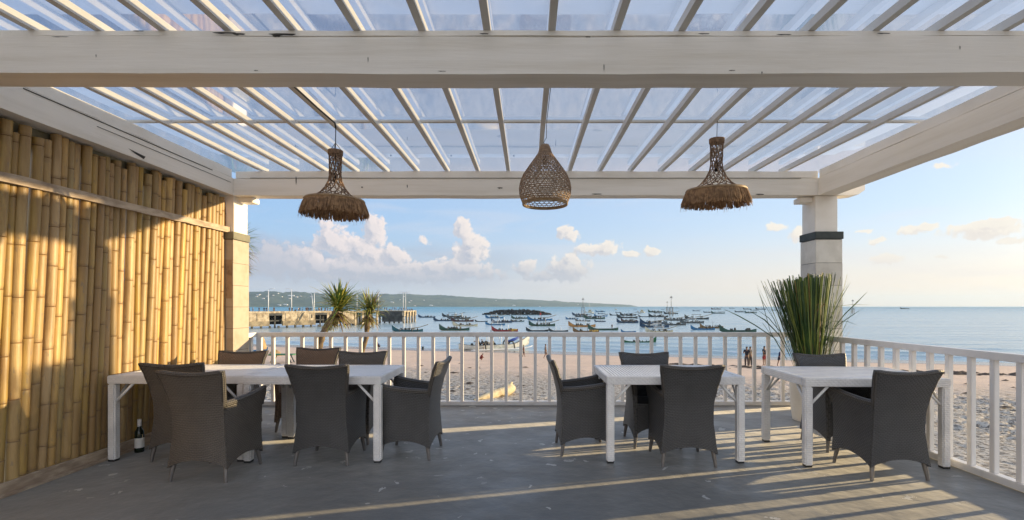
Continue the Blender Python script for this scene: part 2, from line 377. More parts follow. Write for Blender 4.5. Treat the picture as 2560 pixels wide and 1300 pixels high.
mb = MB(); beam(mb, -3.64, 3.62, 6.012, 6.17, 2.953, 3.035, n=26)
fix_normals(mb.build('top_plate', MT['paint'], perg))
for x0, x1 in ((-3.865, -3.665), (3.615, 3.835)):
    mb = MB(); beam(mb, x0, x1, -1.2, 5.996, BB, 2.945, axis='y', n=26); fix_normals(mb.build('beam', MT['paint_y'], perg))
    mb = MB(); beam(mb, x0+.03 if x0 < 0 else x0+.012, x1-.012 if x0 < 0 else x1-.03, -1.2, 5.99, 2.955, 3.05, axis='y', n=26); fix_normals(mb.build('top_plate', MT['paint'], perg))
# small checks and chips in the timber
CHIPS = ((560,82,2.868,60,4),(596,85,2.868,34,5),(705,86,2.868,70,6),(690,90,2.868,20,5),(920,150,2.866,2,16),(1510,170,2.866,2,20),(1470,92,2.866,14,2),(1960,86,2.866,40,2),(345,77,2.868,30,2),(150,92,2.868,46,2),(1210,84,2.868,24,2),(1760,84,2.868,30,2),(2210,83,2.868,36,2),(2400,120,2.868,2,12),(240,140,2.868,2,9),(1105,178,2.868,22,2),(1830,176,2.868,18,2),(1905,182,2.868,3,7),(640,176,2.868,12,2),(1250,470,5.992,14,3),(1018,466,5.992,2,9),(1492,485,5.992,26,2),(1900,486,5.992,22,3),(1860,490,5.992,12,2),(905,468,5.992,5,3),(740,452,5.992,2,22),(1390,455,5.992,2,20))
for px, py, Y, w, h in CHIPS:
    mb = MB(); c = W3(px, py, Y); ww, hh = w/F*Y, h/F*Y
    prs = [(-.5,.3),(-.2,.5),(.15,.45),(.5,.25),(.35,-.3),(.05,-.15),(-.12,-.5),(-.35,-.1)]
    mb.add([(c.x+a*ww, Y, c.z+b_*hh) for a, b_ in prs], [tuple(range(8))])
    mb.add([(c.x+a*ww, Y+.004, c.z+b_*hh) for a, b_ in prs], [tuple(range(7, -1, -1))])
    mb.build('paint_chip', MT['seam'], perg)
mb = MB()
mb.box(-3.45, 3.4, 5.992, 5.999, 2.944, 2.948)
mb.box(-3.661, -3.6635, 3.5, 5.6, 2.93, 2.938)
mb.box(-3.6605, -3.6635, 4.1, 5.95, 2.88, 2.884)
o = mb.build('seam', MT['seam'], perg)
mb = MB(); mb.add([(-3.662,4.42,2.80),(-3.662,4.62,2.785),(-3.662,4.60,2.755),(-3.662,4.50,2.775)], [(0,1,2,3)]); mb.add([(-3.666,4.42,2.80),(-3.666,4.62,2.785),(-3.666,4.60,2.755),(-3.666,4.50,2.775)], [(3,2,1,0)])
mb.build('knot_hole', MT['seam'], perg)
# caps under the far beam at both columns
mb = MB(); mb.box(-3.64, -3.47, 6.08, 6.24, 2.665, 2.728); mb.build('corbel', MT['paint'], perg, bevel=.006)
mb = MB(); mb.box(3.44, 3.60, 6.08, 6.24, 2.665, 2.728); mb.build('corbel', MT['paint'], perg, bevel=.006)
# rafters
RZ = lambda y: 2.985+.017*(y-2.87)
for k in range(-9, 9):
    x = .145+.389*k; mb = MB(); w = .043
    tilt = random.uniform(-.004, .004)
    for ya, yb in ((-1.2, 6.22),):
        n = 14
        vs = []
        for i in range(n+1):
            y = ya+(yb-ya)*i/n; dx = tilt*math.sin(i*1.3+k); z = RZ(y)+.018+random.uniform(-.0015, .0015)
            vs += [(x-w/2+dx, y, z), (x+w/2+dx, y, z), (x+w/2+dx, y, z+.054), (x-w/2+dx, y, z+.054)]
        fs = [(4*i+j, 4*i+(j+1) % 4, 4*i+4+(j+1) % 4, 4*i+4+j) for i in range(n) for j in range(4)]+[(3,2,1,0), tuple(4*n+j for j in range(4))]
        mb.add(vs, fs)
    fix_normals(mb.build('rafter', MT['rafter'], perg))
# purlin laid across the rafters where two roof sheets meet
mb = MB(); mb.box(-3.8, 3.8, 4.56, 4.60, RZ(4.58)+.084, RZ(4.58)+.10); mb.build('purlin', MT['rafter'], perg)
# clear roof sheets
def roof_material():
    m = bpy.data.materials.new('clear_roof_sheet'); m.use_nodes = True; t_ = m.node_tree; t_.nodes.clear(); T = NT(t_)
    tr = T.n('ShaderNodeBsdfTransparent'); tr.inputs[0].default_value = (.90,.92,.95,1)
    df = T.n('ShaderNodeBsdfTranslucent'); df.inputs[0].default_value = (.82,.84,.88,1)
    dd = T.n('ShaderNodeBsdfDiffuse'); dd.inputs[0].default_value = (.7,.7,.72,1)
    gl = T.n('ShaderNodeBsdfGlossy'); gl.inputs['Roughness'].default_value = .06; gl.inputs[0].default_value = (1,1,1,1)
    c = T.n('ShaderNodeTexCoord').outputs['Object']
    n = T.rng(T.noise(T.vm('MULTIPLY', c, (1.2,.45,1)), 2.2, 6, .65), .3, .75, .06, .15)
    sp = T.rng(T.noise(T.vm('MULTIPLY', c, (3,30,1)), 2.0, 3, .6), .66, .72, 0, .15)
    f = T.m('ADD', n, sp, clamp=True)
    dv = T.n('ShaderNodeTexVoronoi'); T.put(dv.inputs['Vector'], c); dv.inputs['Scale'].default_value = 5; dcr, _1, _2 = T.sep(dv.outputs['Color'])
    dirt = T.m('MULTIPLY', T.m('LESS_THAN', T.m('ADD', dv.outputs['Distance'], T.m('MULTIPLY', T.noise(c, 40, 2), .1)), T.m('MULTIPLY', dcr, .11)), T.m('GREATER_THAN', dcr, .55)); f = T.m('ADD', f, T.m('MULTIPLY', dirt, .45), clamp=True)
    a = T.n('ShaderNodeMixShader'); T.put(a.inputs[0], .10); T.put(a.inputs[1], df.outputs[0]); T.put(a.inputs[2], dd.outputs[0])
    b1 = T.n('ShaderNodeMixShader'); T.put(b1.inputs[0], f); T.put(b1.inputs[1], tr.outputs[0]); T.put(b1.inputs[2], a.outputs[0])
    fr = T.n('ShaderNodeFresnel'); fr.inputs[0].default_value = 1.45
    b2 = T.n('ShaderNodeMixShader'); T.put(b2.inputs[0], T.m('MULTIPLY', fr.outputs[0], .45)); T.put(b2.inputs[1], b1.outputs[0]); T.put(b2.inputs[2], gl.outputs[0])
    o = T.n('ShaderNodeOutputMaterial'); T.put(o.inputs[0], b2.outputs[0]); return m
MT['roof'] = roof_material()
for ya, yb, dz in ((-1.3, 1.42, .0), (1.36, 4.61, .004), (4.55, 6.5, .0)):
    nx, ny = 60, 8
    mb = MB()
    def RP(i, j): 
        x = -3.95+7.9*i/nx; y = ya+(yb-ya)*j/ny
        return (x, y, RZ(y)+.104+dz+.0015*math.sin(x*9+y*3))
    mb.grid(RP, nx+1, ny+1); mb.build('roof_sheet', MT['roof'], perg, smooth=True)
# screws of the roof sheet on the far plate
for px in (650, 812, 966, 1118, 1276, 1434): 
    mb = MB(); c = W3(px+8, 428, 6.0); mb.lathe([(.012, 0), (.012, .012), (.006, .016)], 8, (c.x, 6.06, 3.036))
    mb.build('roof_screw', MT['black'], perg)
# ---- columns
def column(x0, x1, pale, label):
    c = root('column', label, 'column', ((x0+x1)/2, 6.17, 0), group='stone clad columns')
    cx, cy = (x0+x1)/2, 6.17
    mb = MB()
    xs = (x0+.006-cx, x1-.045-cx) if x0 > 0 else (x0+.045-cx, x1-.006-cx)
    mb.box(xs[0], xs[1], -.145, .145, 2.27, 2.733); mb.build('upper_post', MT['paint'], c, bevel=.004)
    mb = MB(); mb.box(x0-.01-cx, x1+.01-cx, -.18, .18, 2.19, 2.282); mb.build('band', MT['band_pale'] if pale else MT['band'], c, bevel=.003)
    z = 0.; mb = MB(); k = 0
    hs = [.27,.26,.27,.275,.27,.27,.28,.29]
    for h in hs:
        mb.cur = 0 if pale else (k % 2)
        t_ = z+h-.004
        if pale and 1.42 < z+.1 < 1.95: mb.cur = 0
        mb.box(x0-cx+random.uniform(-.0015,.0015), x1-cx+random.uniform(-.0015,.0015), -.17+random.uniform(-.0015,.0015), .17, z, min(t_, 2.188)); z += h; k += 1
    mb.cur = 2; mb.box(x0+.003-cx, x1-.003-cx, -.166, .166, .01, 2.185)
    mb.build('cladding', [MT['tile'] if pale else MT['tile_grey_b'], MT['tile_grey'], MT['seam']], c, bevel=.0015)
    if pale:
        mb = MB(); mb.box(x0-cx+.01, x1-cx-.012, -.1735, -.1705, 1.45, 1.93); mb.build('stone_inlay', MT['brown_stone'], c)
    return c
column(-3.985, -3.665, True, 'sunlit cream stone column beside the bamboo screen')
column(3.59, 3.92, False, 'shaded grey stone column behind the potted reeds')
# ---- railings
def rail_run(label, A, B, n0, step, count, corner=None, inner=1):
    """A, B: ends of the run (x, y). balusters start n0 from A."""
    A, B = Vector((A[0], A[1], 0)), Vector((B[0], B[1], 0)); L = (B-A).length; u = (B-A)/L
    ang = math.atan2(u.y, u.x); r = root('railing', label, 'railing', A, ang)
    mb = MB(); mb.box(-.02, L, -.035, .035, .938, .998); mb.build('top_rail', MT['paint_rail'], r, bevel=.004)
    mb = MB(); mb.box(0, L, -.035, .035, .006, .062); mb.build('bottom_rail', MT['paint_rail'], r, bevel=.004)
    first = None
    for k in range(count):
        x = n0+k*step+random.uniform(-.006, .006)
        if x > L-.03: break
        if first is None:
            mb = MB(); mb.box(-.021, .021, -.021, .021, .0615, .9385); b_ = mb.build('baluster', MT['paint_rail'], r, bevel=.003); first = b_
        else: b_ = first.copy(); COL.objects.link(b_); b_.parent = r
        b_.location = (x, 0, 0)
    if corner is not None:
        mb = MB(); mb.box(corner-.03, corner+.03, -.03, .03, .062, .938); mb.build('corner_post', MT['paint_rail'], r, bevel=.003)
    return r
rail_run('long white railing across the front of the deck facing the sea', (-3.70, 6.565), (3.72, 6.565), .23, .1985, 40, corner=.05)
rail_run('white railing along the right side of the deck beside the right table', (3.61, 5.995), (3.61, .8), .07, .2, 30)
rail_run('short white railing stub joining the left column to the front railing', (-3.70, 6.345), (-3.70, 6.52), .1, .2, 1)
# ---- bamboo screen
def bamboo_material():
    m = bpy.data.materials.new('bamboo'); m.use_nodes = True; T = NT(m.node_tree); b = m.node_tree.nodes['Principled BSDF']
    at = T.n('ShaderNodeAttribute', attribute_name='ring'); ring = at.outputs['Fac']
    tc_ = T.n('ShaderNodeTexCoord').outputs['Object']; rnd = T.n('ShaderNodeObjectInfo').outputs['Random']
    v = T.vm('ADD', T.vm('MULTIPLY', tc_, (9,9,1.1)), T.comb(T.m('MULTIPLY', rnd, 40), 0, T.m('MULTIPLY', rnd, 17)))
    base = T.mix(rnd, (.48,.305,.088,1), (.38,.225,.058,1))
    hs_ = T.n('ShaderNodeHueSaturation'); T.put(hs_.inputs['Color'], base); T.put(hs_.inputs['Value'], T.rng(T.m('FRACT', T.m('MULTIPLY', rnd, 7.31)), 0, 1, .72, 1.18, False)); T.put(hs_.inputs['Saturation'], T.rng(T.m('FRACT', T.m('MULTIPLY', rnd, 13.7)), 0, 1, .78, 1.08, False)); T.put(hs_.inputs['Hue'], T.rng(T.m('FRACT', T.m('MULTIPLY', rnd, 3.3)), 0, 1, .49, .515, False)); base = hs_.outputs[0]
    base = T.mix(T.rng(T.noise(v, 1.6, 5, .6), .35, .7), base, (.30,.19,.075,1))
    base = T.mix(T.m('MULTIPLY', T.rng(T.noise(T.vm('MULTIPLY', v, (1,1,3)), 4, 4), .58, .72), .7), base, (.21,.165,.11,1))
    base = T.mix(T.m('MULTIPLY', ring, .75), base, (.17,.10,.05,1))
    T.put(b.inputs['Base Color'], base); b.inputs['Roughness'].default_value = .47
    bn = T.n('ShaderNodeBump'); bn.inputs['Distance'].default_value = .0015; T.put(bn.inputs['Height'], T.noise(T.vm('MULTIPLY', v, (3,3,1)), 6, 4)); T.put(b.inputs['Normal'], bn.outputs[0])
    return m
MT['bamboo'] = bamboo_material()
screen = root('bamboo_screen', 'tall screen of upright yellow bamboo poles along the left side', 'screen', (-3.79, 4.2, 0))
def pole(y, top, r, lean, bow, xoff=0., parent=screen, name='pole', xlean=0.):
    z = .035; zs = []; rg = []; nodes = []
    q = random.uniform(.1, .45)
    while q < top: nodes.append(q); q += random.uniform(.30, .44)
    zz = sorted(set([.035, top]+[a for nd in nodes for a in (nd-.03, nd-.008, nd-.004, nd, nd+.004, nd+.03) if .04 < a < top-.01]+[.035+(top-.035)*i/14 for i in range(1, 14)]))
    n = 14; vs = []; ring = []; ph = random.uniform(0, 6)
    for z in zz:
        dmin = min([abs(z-nd) for nd in nodes]+[9]); below = any(0 < nd-z < .035 for nd in nodes)
        rr = r*(1.02-.035*z/top)+(.0035 if dmin < .0035 else 0)-(.0016 if .0035 < dmin < .007 else 0)
        cy = y-4.2+lean*(z-1.4)+bow*math.sin(z*1.6+ph); cx_ = xoff+.5*bow*math.cos(z*1.3+ph)+xlean*max(0, z-2.33)
        for k in range(n):
            a = 2*math.pi*k/n; vs.append((cx_+rr*math.cos(a), cy+rr*math.sin(a), z))
            ring.append(1. if dmin < .0035 else (.55 if .0035 <= dmin < .0075 else (.22 if below else 0)))
    N = len(zz); fs = [(i*n+k, i*n+(k+1) % n, (i+1)*n+(k+1) % n, (i+1)*n+k) for i in range(N-1) for k in range(n)]
    # open top: a short inner wall
    o = len(vs); vs += [(vs[(N-1)*n+k][0]*.0+(xoff+.5*bow*math.cos(top*1.3+ph)+xlean*max(0, top-2.33))+.78*(vs[(N-1)*n+k][0]-(xoff+.5*bow*math.cos(top*1.3+ph)+xlean*max(0, top-2.33))), (y-4.2+lean*(top-1.4)+bow*math.sin(top*1.6+ph))+.78*(vs[(N-1)*n+k][1]-(y-4.2+lean*(top-1.4)+bow*math.sin(top*1.6+ph))), top-d_) for d_ in (0, .05) for k in range(n)]; ring += [.3]*n+[1]*n
    fs += [((N-1)*n+k, (N-1)*n+(k+1) % n, o+(k+1) % n, o+k) for k in range(n)]+[(o+k, o+(k+1) % n, o+n+(k+1) % n, o+n+k) for k in range(n)]+[tuple(o+n+k for k in range(n))]
    fs.append(tuple(range(n-1, -1, -1)))
    mb = MB(); mb.add(vs, fs); ob = mb.build(name, MT['bamboo'], parent, smooth=True, autosmooth=50)
    at = ob.data.attributes.new('ring', 'FLOAT', 'POINT'); at.data.foreach_set('value', ring)
    return ob
y = 2.0; k = 0
rb = random.Random(11)
while y < 5.97:
    r = rb.uniform(.027, .041); lean = .042+rb.uniform(-.010, .010)
    gap = .009 if abs(y-4.03) < .04 or abs(y-5.16) < .03 else rb.uniform(-.004, .004)
    pole(y+r, 2.70+(rb.uniform(-.022, .028) if rb.random() < .75 else rb.uniform(-.07, -.02)), r, lean, rb.uniform(.003, .010), rb.uniform(-.016, .012)); y += 2*r+gap; k += 1

mb = MB()
n = 40; 
def BP(y0_, y1_, z0_, z1_, hh, x0_, x1_):
    vs = []
    for i in range(n+1):
        t_ = i/n; y_ = y0_+(y1_-y0_)*t_; z_ = z0_+(z1_-z0_)*t_+random.uniform(-.0025, .0025); w_ = hh/2+random.uniform(-.002, .002)
        vs += [(x0_, y_, z_-w_), (x1_+random.uniform(-.002, .002), y_, z_-w_), (x1_+random.uniform(-.002, .002), y_, z_+w_), (x0_, y_, z_+w_)]
    fs = [(4*i+j, 4*i+(j+1) % 4, 4*i+4+(j+1) % 4, 4*i+4+j) for i in range(n) for j in range(4)]+[(3,2,1,0), tuple(4*n+j for j in range(4))]
    return vs, fs
mb.add(*BP(-2.2, 1.86, 2.25, 2.305, .066, .05, .078)); fix_normals(mb.build('cross_board', MT['board'], screen))
mb = MB(); mb.add(*BP(-2.2, 1.78, .055, .06, .075, .048, .078)); fix_normals(mb.build('foot_board', MT['board'], screen))
mb = MB(); mb.box(-.07, -.045, -2.2, 1.78, 2.56, 2.731); mb.build('header_board', MT['band_pale'], screen)
mb = MB(); mb.box(-.08, .11, -2.2, 1.78, .0, .02); mb.build('kerb', MT['board'], screen, bevel=.003)

# ================================================================== furniture
def panel(mb, outer, inner, nu, nv, ulen, vlen, flip=False):
    """closed thick sheet between two surfaces outer(u,v), inner(u,v); u, v in 0..1"""
    O = [[outer(i/(nu-1), j/(nv-1)) for j in range(nv)] for i in range(nu)]
    I = [[inner(i/(nu-1), j/(nv-1)) for j in range(nv)] for i in range(nu)]
    U = lambda i, j: (i/(nu-1)*ulen, j/(nv-1)*vlen)
    def quad(P, fl):
        vs = [P[i][j] for i in range(nu) for j in range(nv)]; fs = []; us = []
        for i in range(nu-1):
            for j in range(nv-1):
                q = [(i, j), (i+1, j), (i+1, j+1), (i, j+1)]
                if fl: q = q[::-1]
                fs.append([a*nv+b for a, b in q]); us.append([U(a, b) for a, b in q])
        mb.add(vs, fs, us)
    quad(O, flip); quad(I, not flip)
    def edge(path, fl):
        vs = [O[i][j] for i, j in path]+[I[i][j] for i, j in path]; n = len(path); fs = []; us = []
        for k in range(n-1):
            q = [k, k+1, n+k+1, n+k]; q = q if not fl else q[::-1]
            fs.append(q); us.append([(k*.02, 0), (k*.02+.02, 0), (k*.02+.02, .03), (k*.02, .03)])
        mb.add(vs, fs, us)
    edge([(i, 0) for i in range(nu)], not flip); edge([(i, nv-1) for i in range(nu)], flip)
    edge([(0, j) for j in range(nv)], flip); edge([(nu-1, j) for j in range(nv)], not flip)
def lerp(pts, z):
    if z <= pts[0][0]: return pts[0][1]
    for (a, b), (c, d_) in zip(pts, pts[1:]):
        if z <= c:
            t_ = (z-a)/(c-a); t_ = t_*t_*(3-2*t_)*.5+t_*.5; return b+(d_-b)*t_
    return pts[-1][1]
# chair stands with its front towards local +Y
HWB = [(.10,.238),(.22,.224),(.38,.207),(.52,.207),(.64,.220),(.76,.240),(.87,.264)]
YB = [(.10,-.232),(.22,-.222),(.38,-.214),(.52,-.222),(.64,-.245),(.76,-.28),(.87,-.322)]
HWF = [(.10,.236),(.30,.232),(.50,.240),(.65,.262)]
YF = [(.10,.232),(.30,.214),(.50,.214),(.65,.232)]
def arch(t_): return .108+.062*max(0., math.sin(math.pi*t_))**.75
def armtop(t_): return .592+.012*t_+.045*t_**2.2
def make_chair():
    r = root('wicker_armchair', 'x', 'armchair')
    T1 = .038
    # backrest: one curved woven sheet from the skirt to the flared top
    def bo(u, v):
        s_ = 2*u-1; z = arch(u)+(.830+.026*s_*s_-arch(u))*v
        return (s_*lerp(HWB, z), lerp(YB, z)-.012*(1-s_*s_), z)
    def bi(u, v):
        x, y_, z = bo(u, v); return (x*.94, y_+T1, z+.0 if v < 1 else z)
    mb = MB(); panel(mb, bo, bi, 13, 22, .5, .8); mb.build('backrest', MT['wicker'], r, smooth=True, autosmooth=50)
    # side panels with the arm on top
    for sx in (1, -1):
        def so(u, v):
            zt = armtop(u); zb = arch(u); z = zb+(zt-zb)*v
            y0_, y1_ = lerp(YB, z)+.012, lerp(YF, z); x0_, x1_ = lerp(HWB, z), lerp(HWF, z)
            return (sx*(x0_+(x1_-x0_)*u+.008*math.sin(math.pi*u)), y0_+(y1_-y0_)*u, z)
        def si(u, v):
            x, y_, z = so(u, v); return (x-sx*(.045 if v > .5 else .035), y_, z)
        mb = MB(); panel(mb, so, si, 12, 14, .46, .5, flip=(sx < 0))
        arm = mb.build('armrest', MT['wicker'], r, smooth=True, autosmooth=50)
        pts = [Vector(so(i/10, 1))+Vector((-sx*.022, 0, .004)) for i in range(11)]+[Vector(so(1, 1-.08*k))+Vector((-sx*.022, .004, 0)) for k in range(1, 4)]
        mb = MB(); mb.tube(pts, .0265, 8); mb.build('trim', MT['trim'], arm, smooth=True)
    # braided edge of the back
    pts = [Vector(bo(0, .60+.40*i/8))+Vector((.009,.018,0)) for i in range(9)]+[Vector(bo(i/12, 1))+Vector((0,.018,.003)) for i in range(1, 12)]+[Vector(bo(1, 1-.40*i/8))+Vector((-.009,.018,0)) for i in range(9)]
    mb = MB(); mb.tube(pts, [.010,.016]+[.020]*(len(pts)-4)+[.016,.010], 8); mb.build('back_trim', MT['trim'], r, smooth=True)
    # seat and front skirt
    mb = MB(); panel(mb, lambda u, v: (-.2+.4*u, -.19+.405*v, .425+.006*math.sin(math.pi*u)*math.sin(math.pi*v)), lambda u, v: (-.2+.4*u, -.19+.405*v, .39), 6, 6, .4, .4)
    mb.build('seat', MT['wicker'], r, smooth=True, autosmooth=40)
    def fo(u, v):
        zb = arch(u)+.03; z = zb+(.42-zb)*v; return ((2*u-1)*(lerp(HWF, z)-.036), lerp(YF, z)-.006, z)
    mb = MB(); panel(mb, fo, lambda u, v: (fo(u, v)[0], fo(u, v)[1]-.03, fo(u, v)[2]), 10, 6, .46, .3, flip=True)
    mb.build('front_skirt', MT['wicker'], r, smooth=True, autosmooth=50)
    for sx in (1, -1):
        for sy, yy in ((-1, -.21), (1, .21)):
            mb = MB(); mb.tube([(sx*.203, yy-sy*.012, .20), (sx*.208, yy-sy*.008, .12), (sx*.217, yy+sy*.004, .05), (sx*.222, yy+sy*.010, 0)], [.019,.0185,.015,.0125], 10)
            mb.build('leg', MT['steel'], r, smooth=True, autosmooth=60)
    return r
CH = [  # x, y, rot, label
 (-1.75, 4.30, .01, 'charcoal wicker armchair seen from behind, on our side of the left table'),
 (-2.52, 3.92, -.05, 'nearest wicker armchair, seen from behind, pulled back from the left table'),
 (-3.06, 4.42, .06, 'brownish wicker armchair tucked in at the bamboo screen end of the left table'),
 (-3.10, 4.98, math.pi+.04, 'brown lit armchair across the left table right in front of the cream column'),
 (-2.47, 5.38, math.pi-.03, 'brown lit armchair standing behind the left table with a palm trunk above it'),
 (-1.78, 4.92, math.pi, 'armchair on the sea side of the left table, its back dark grey brown'),
 (-1.07, 4.46, math.pi/2-.06, 'wicker armchair at the right end of the left table, seen from its side'),
 (.515, 4.57, -math.pi/2+.05, 'wicker armchair at the left end of the middle table, seen from its side'),
 (1.36, 4.27, -.01, 'charcoal wicker armchair with its back to us at the middle table'),
 (1.235, 4.80, math.pi+.02, 'armchair on the sea side of the middle table facing us'),
 (2.875, 3.95, .03, 'charcoal armchair seen from behind at the right table beside the side railing'),
 (3.0, 4.67, math.pi-.02, 'armchair between the right table and the potted reeds')]
proto = make_chair(); first = True
for x, y, rz, lab in CH:
    o = proto if first else copy_tree(proto); first = False
    o.location = (x, y, 0); o.rotation_euler = (0, 0, rz); tag(o, lab, 'armchair', 'wicker armchairs around the tables')
    if 'brown lit' in lab: dress(o, MT['wicker'], MT['wicker_bounce_lit'])
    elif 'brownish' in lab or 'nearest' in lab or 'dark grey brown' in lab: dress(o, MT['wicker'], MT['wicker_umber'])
# ---- tables: top with ribs, woven aprons, four legs with diagonal braces
def make_table():
    r = root('table', 'x', 'table'); Lx, Ly, H = 1.19, .83, .747
    mb = MB()
    def fbox(*a): mb.box(*a)
    ed = .055
    fbox(-Lx/2, Lx/2, -Ly/2, -Ly/2+ed, H-.07, H); fbox(-Lx/2, Lx/2, Ly/2-ed, Ly/2, H-.07, H)
    fbox(-Lx/2, -Lx/2+ed, -Ly/2+ed, Ly/2-ed, H-.07, H); fbox(Lx/2-ed, Lx/2, -Ly/2+ed, Ly/2-ed, H-.07, H)
    # uvs: run the weave in metres along each face
    mb.build('apron', MT['resin'], r, bevel=.006)
    mb = MB(); n = 38; w = (Lx-2*ed)/n; prof = []
    for k in range(n):
        x0 = -Lx/2+ed+k*w; prof += [(x0+.004, H-.014), (x0+.0055, H-.0015), (x0+w-.0055, H-.0015), (x0+w-.004, H-.014)]
    vs = [(x, yy, z) for x, z in prof for yy in (-Ly/2+ed, Ly/2-ed)]
    mb.add(vs, [(2*i, 2*i+2, 2*i+3, 2*i+1) for i in range(len(prof)-1)])
    mb.box(-Lx/2+ed, Lx/2-ed, -Ly/2+ed, Ly/2-ed, H-.03, H-.016); mb.build('table_top', MT['resin_plain'], r)
    for sx in (1, -1):
        for sy in (1, -1):
            cx, cy = sx*(Lx/2-.034), sy*(Ly/2-.034)
            mb = MB(); mb.box(cx-.033, cx+.033, cy-.033, cy+.033, .012, H-.0705); g = mb.build('leg', MT['resin'], r, bevel=.010)
            mb = MB(); mb.box(cx-.027, cx+.027, cy-.027, cy+.027, 0, .014); mb.build('foot_cap', MT['black'], g)
            mb = MB(); mb.tube([(cx-sx*.025, cy, H-.225), (cx-sx*.175, cy, H-.065)], .0115, 8)
            mb.tube([(cx, cy-sy*.025, H-.225), (cx, cy-sy*.175, H-.065)], .0115, 8); mb.build('brace', MT['resin_plain'], g, smooth=True)
    return r
TB = [(-1.86, 4.565, 0, 'white woven table joined on the right of the left pair, four chairs around it'),
      (-3.06, 4.60, .0, 'white woven table beside the bamboo screen, joined to its twin on the right'),
      (1.275, 4.55, .0, 'small white ribbed table standing alone in the middle of the deck'),
      (2.935, 4.43, R(-2.0), 'white woven table on the right against the side railing')]
pt = make_table(); first = True
for x, y, rz, lab in TB:
    o = pt if first else copy_tree(pt); first = False
    o.location = (x, y, 0); o.rotation_euler = (0, 0, rz); tag(o, lab, 'table', 'white woven dining tables')
# ---- wine bottle
bt = root('wine_bottle', 'dark green wine bottle with a white label on the floor by the bamboo screen', 'bottle', (-3.60, 4.47, 0))
MBx = MB(); MBx.lathe([(.001,0),(.036,.002),(.0375,.012),(.0375,.17),(.034,.195),(.020,.222),(.0148,.238),(.0148,.300),(.001,.301)], 24, cap=False); MBx.build('glass', MT['glass_bottle'], bt, smooth=True)
MBx = MB(); MBx.lathe([(.0380,.045),(.0380,.135)], 24, cap=False); MBx.build('label', MT['label'], bt, smooth=True)
MBx = MB(); MBx.lathe([(.0155,.240),(.0160,.300),(.0150,.305),(.001,.306)], 20, cap=False); MBx.build('foil_cap', MT['foil'], bt, smooth=True)
# ---- woven lamps
MT['rattan_dark'] = mat('dark_seagrass', (.26,.165,.10), (.15,.092,.055), 40, .8, rand=.12)
MT['rattan'] = mat('pale_rattan', (.38,.26,.165), (.25,.165,.10), 40, .65)
MT['fringe'] = mat('raffia_fringe', (.36,.215,.105), (.21,.12,.06), 25, .85, lo=.4, hi=.6)
MT['rim'] = mat('rattan_rim', (.36,.24,.12), (.25,.16,.08), 20, .55)
def rprof(prof, z):
    for (z0, r0), (z1, r1) in zip(prof, prof[1:]):
        if z0 >= z >= z1: t_ = (z0-z)/(z0-z1); return r0+(r1-r0)*t_
    return prof[-1][1]
def lattice(mb, prof, nh, turns, rad, steps=34, wob=0., both=True):
    z0, z1 = prof[0][0], prof[-1][0]
    # equal arc length along the profile
    L = [0]; 
    zz = [z0+(z1-z0)*i/200 for i in range(201)]
    for a, b in zip(zz, zz[1:]): L.append(L[-1]+math.hypot(b-a, rprof(prof, b)-rprof(prof, a)))
    def at(s_):
        s_ *= L[-1]; k = min(199, max(0, int(np.searchsorted(L, s_))-1)); return zz[k]+(zz[k+1]-zz[k])*((s_-L[k])/(L[k+1]-L[k]+1e-9))
    for sg in ((1, -1) if both else (1,)):
        for k in range(nh):
            pts = []
            for i in range(steps+1):
                s_ = i/steps; z = at(s_); a = 2*math.pi*(k/nh)+sg*turns*2*math.pi*s_+wob*math.sin(9*s_+k)
                rr = rprof(prof, z)+.0012*sg*math.cos(i*math.pi/1.5); pts.append((rr*math.cos(a), rr*math.sin(a), z))
            mb.tube(pts, rad, 4, cap=False)
    return at
def ring(mb, r, z, rad, n=40, seg=6):
    pts = [(r*math.cos(2*math.pi*k/n), r*math.sin(2*math.pi*k/n), z) for k in range(n+1)]; mb.tube(pts, rad, seg, cap=False)
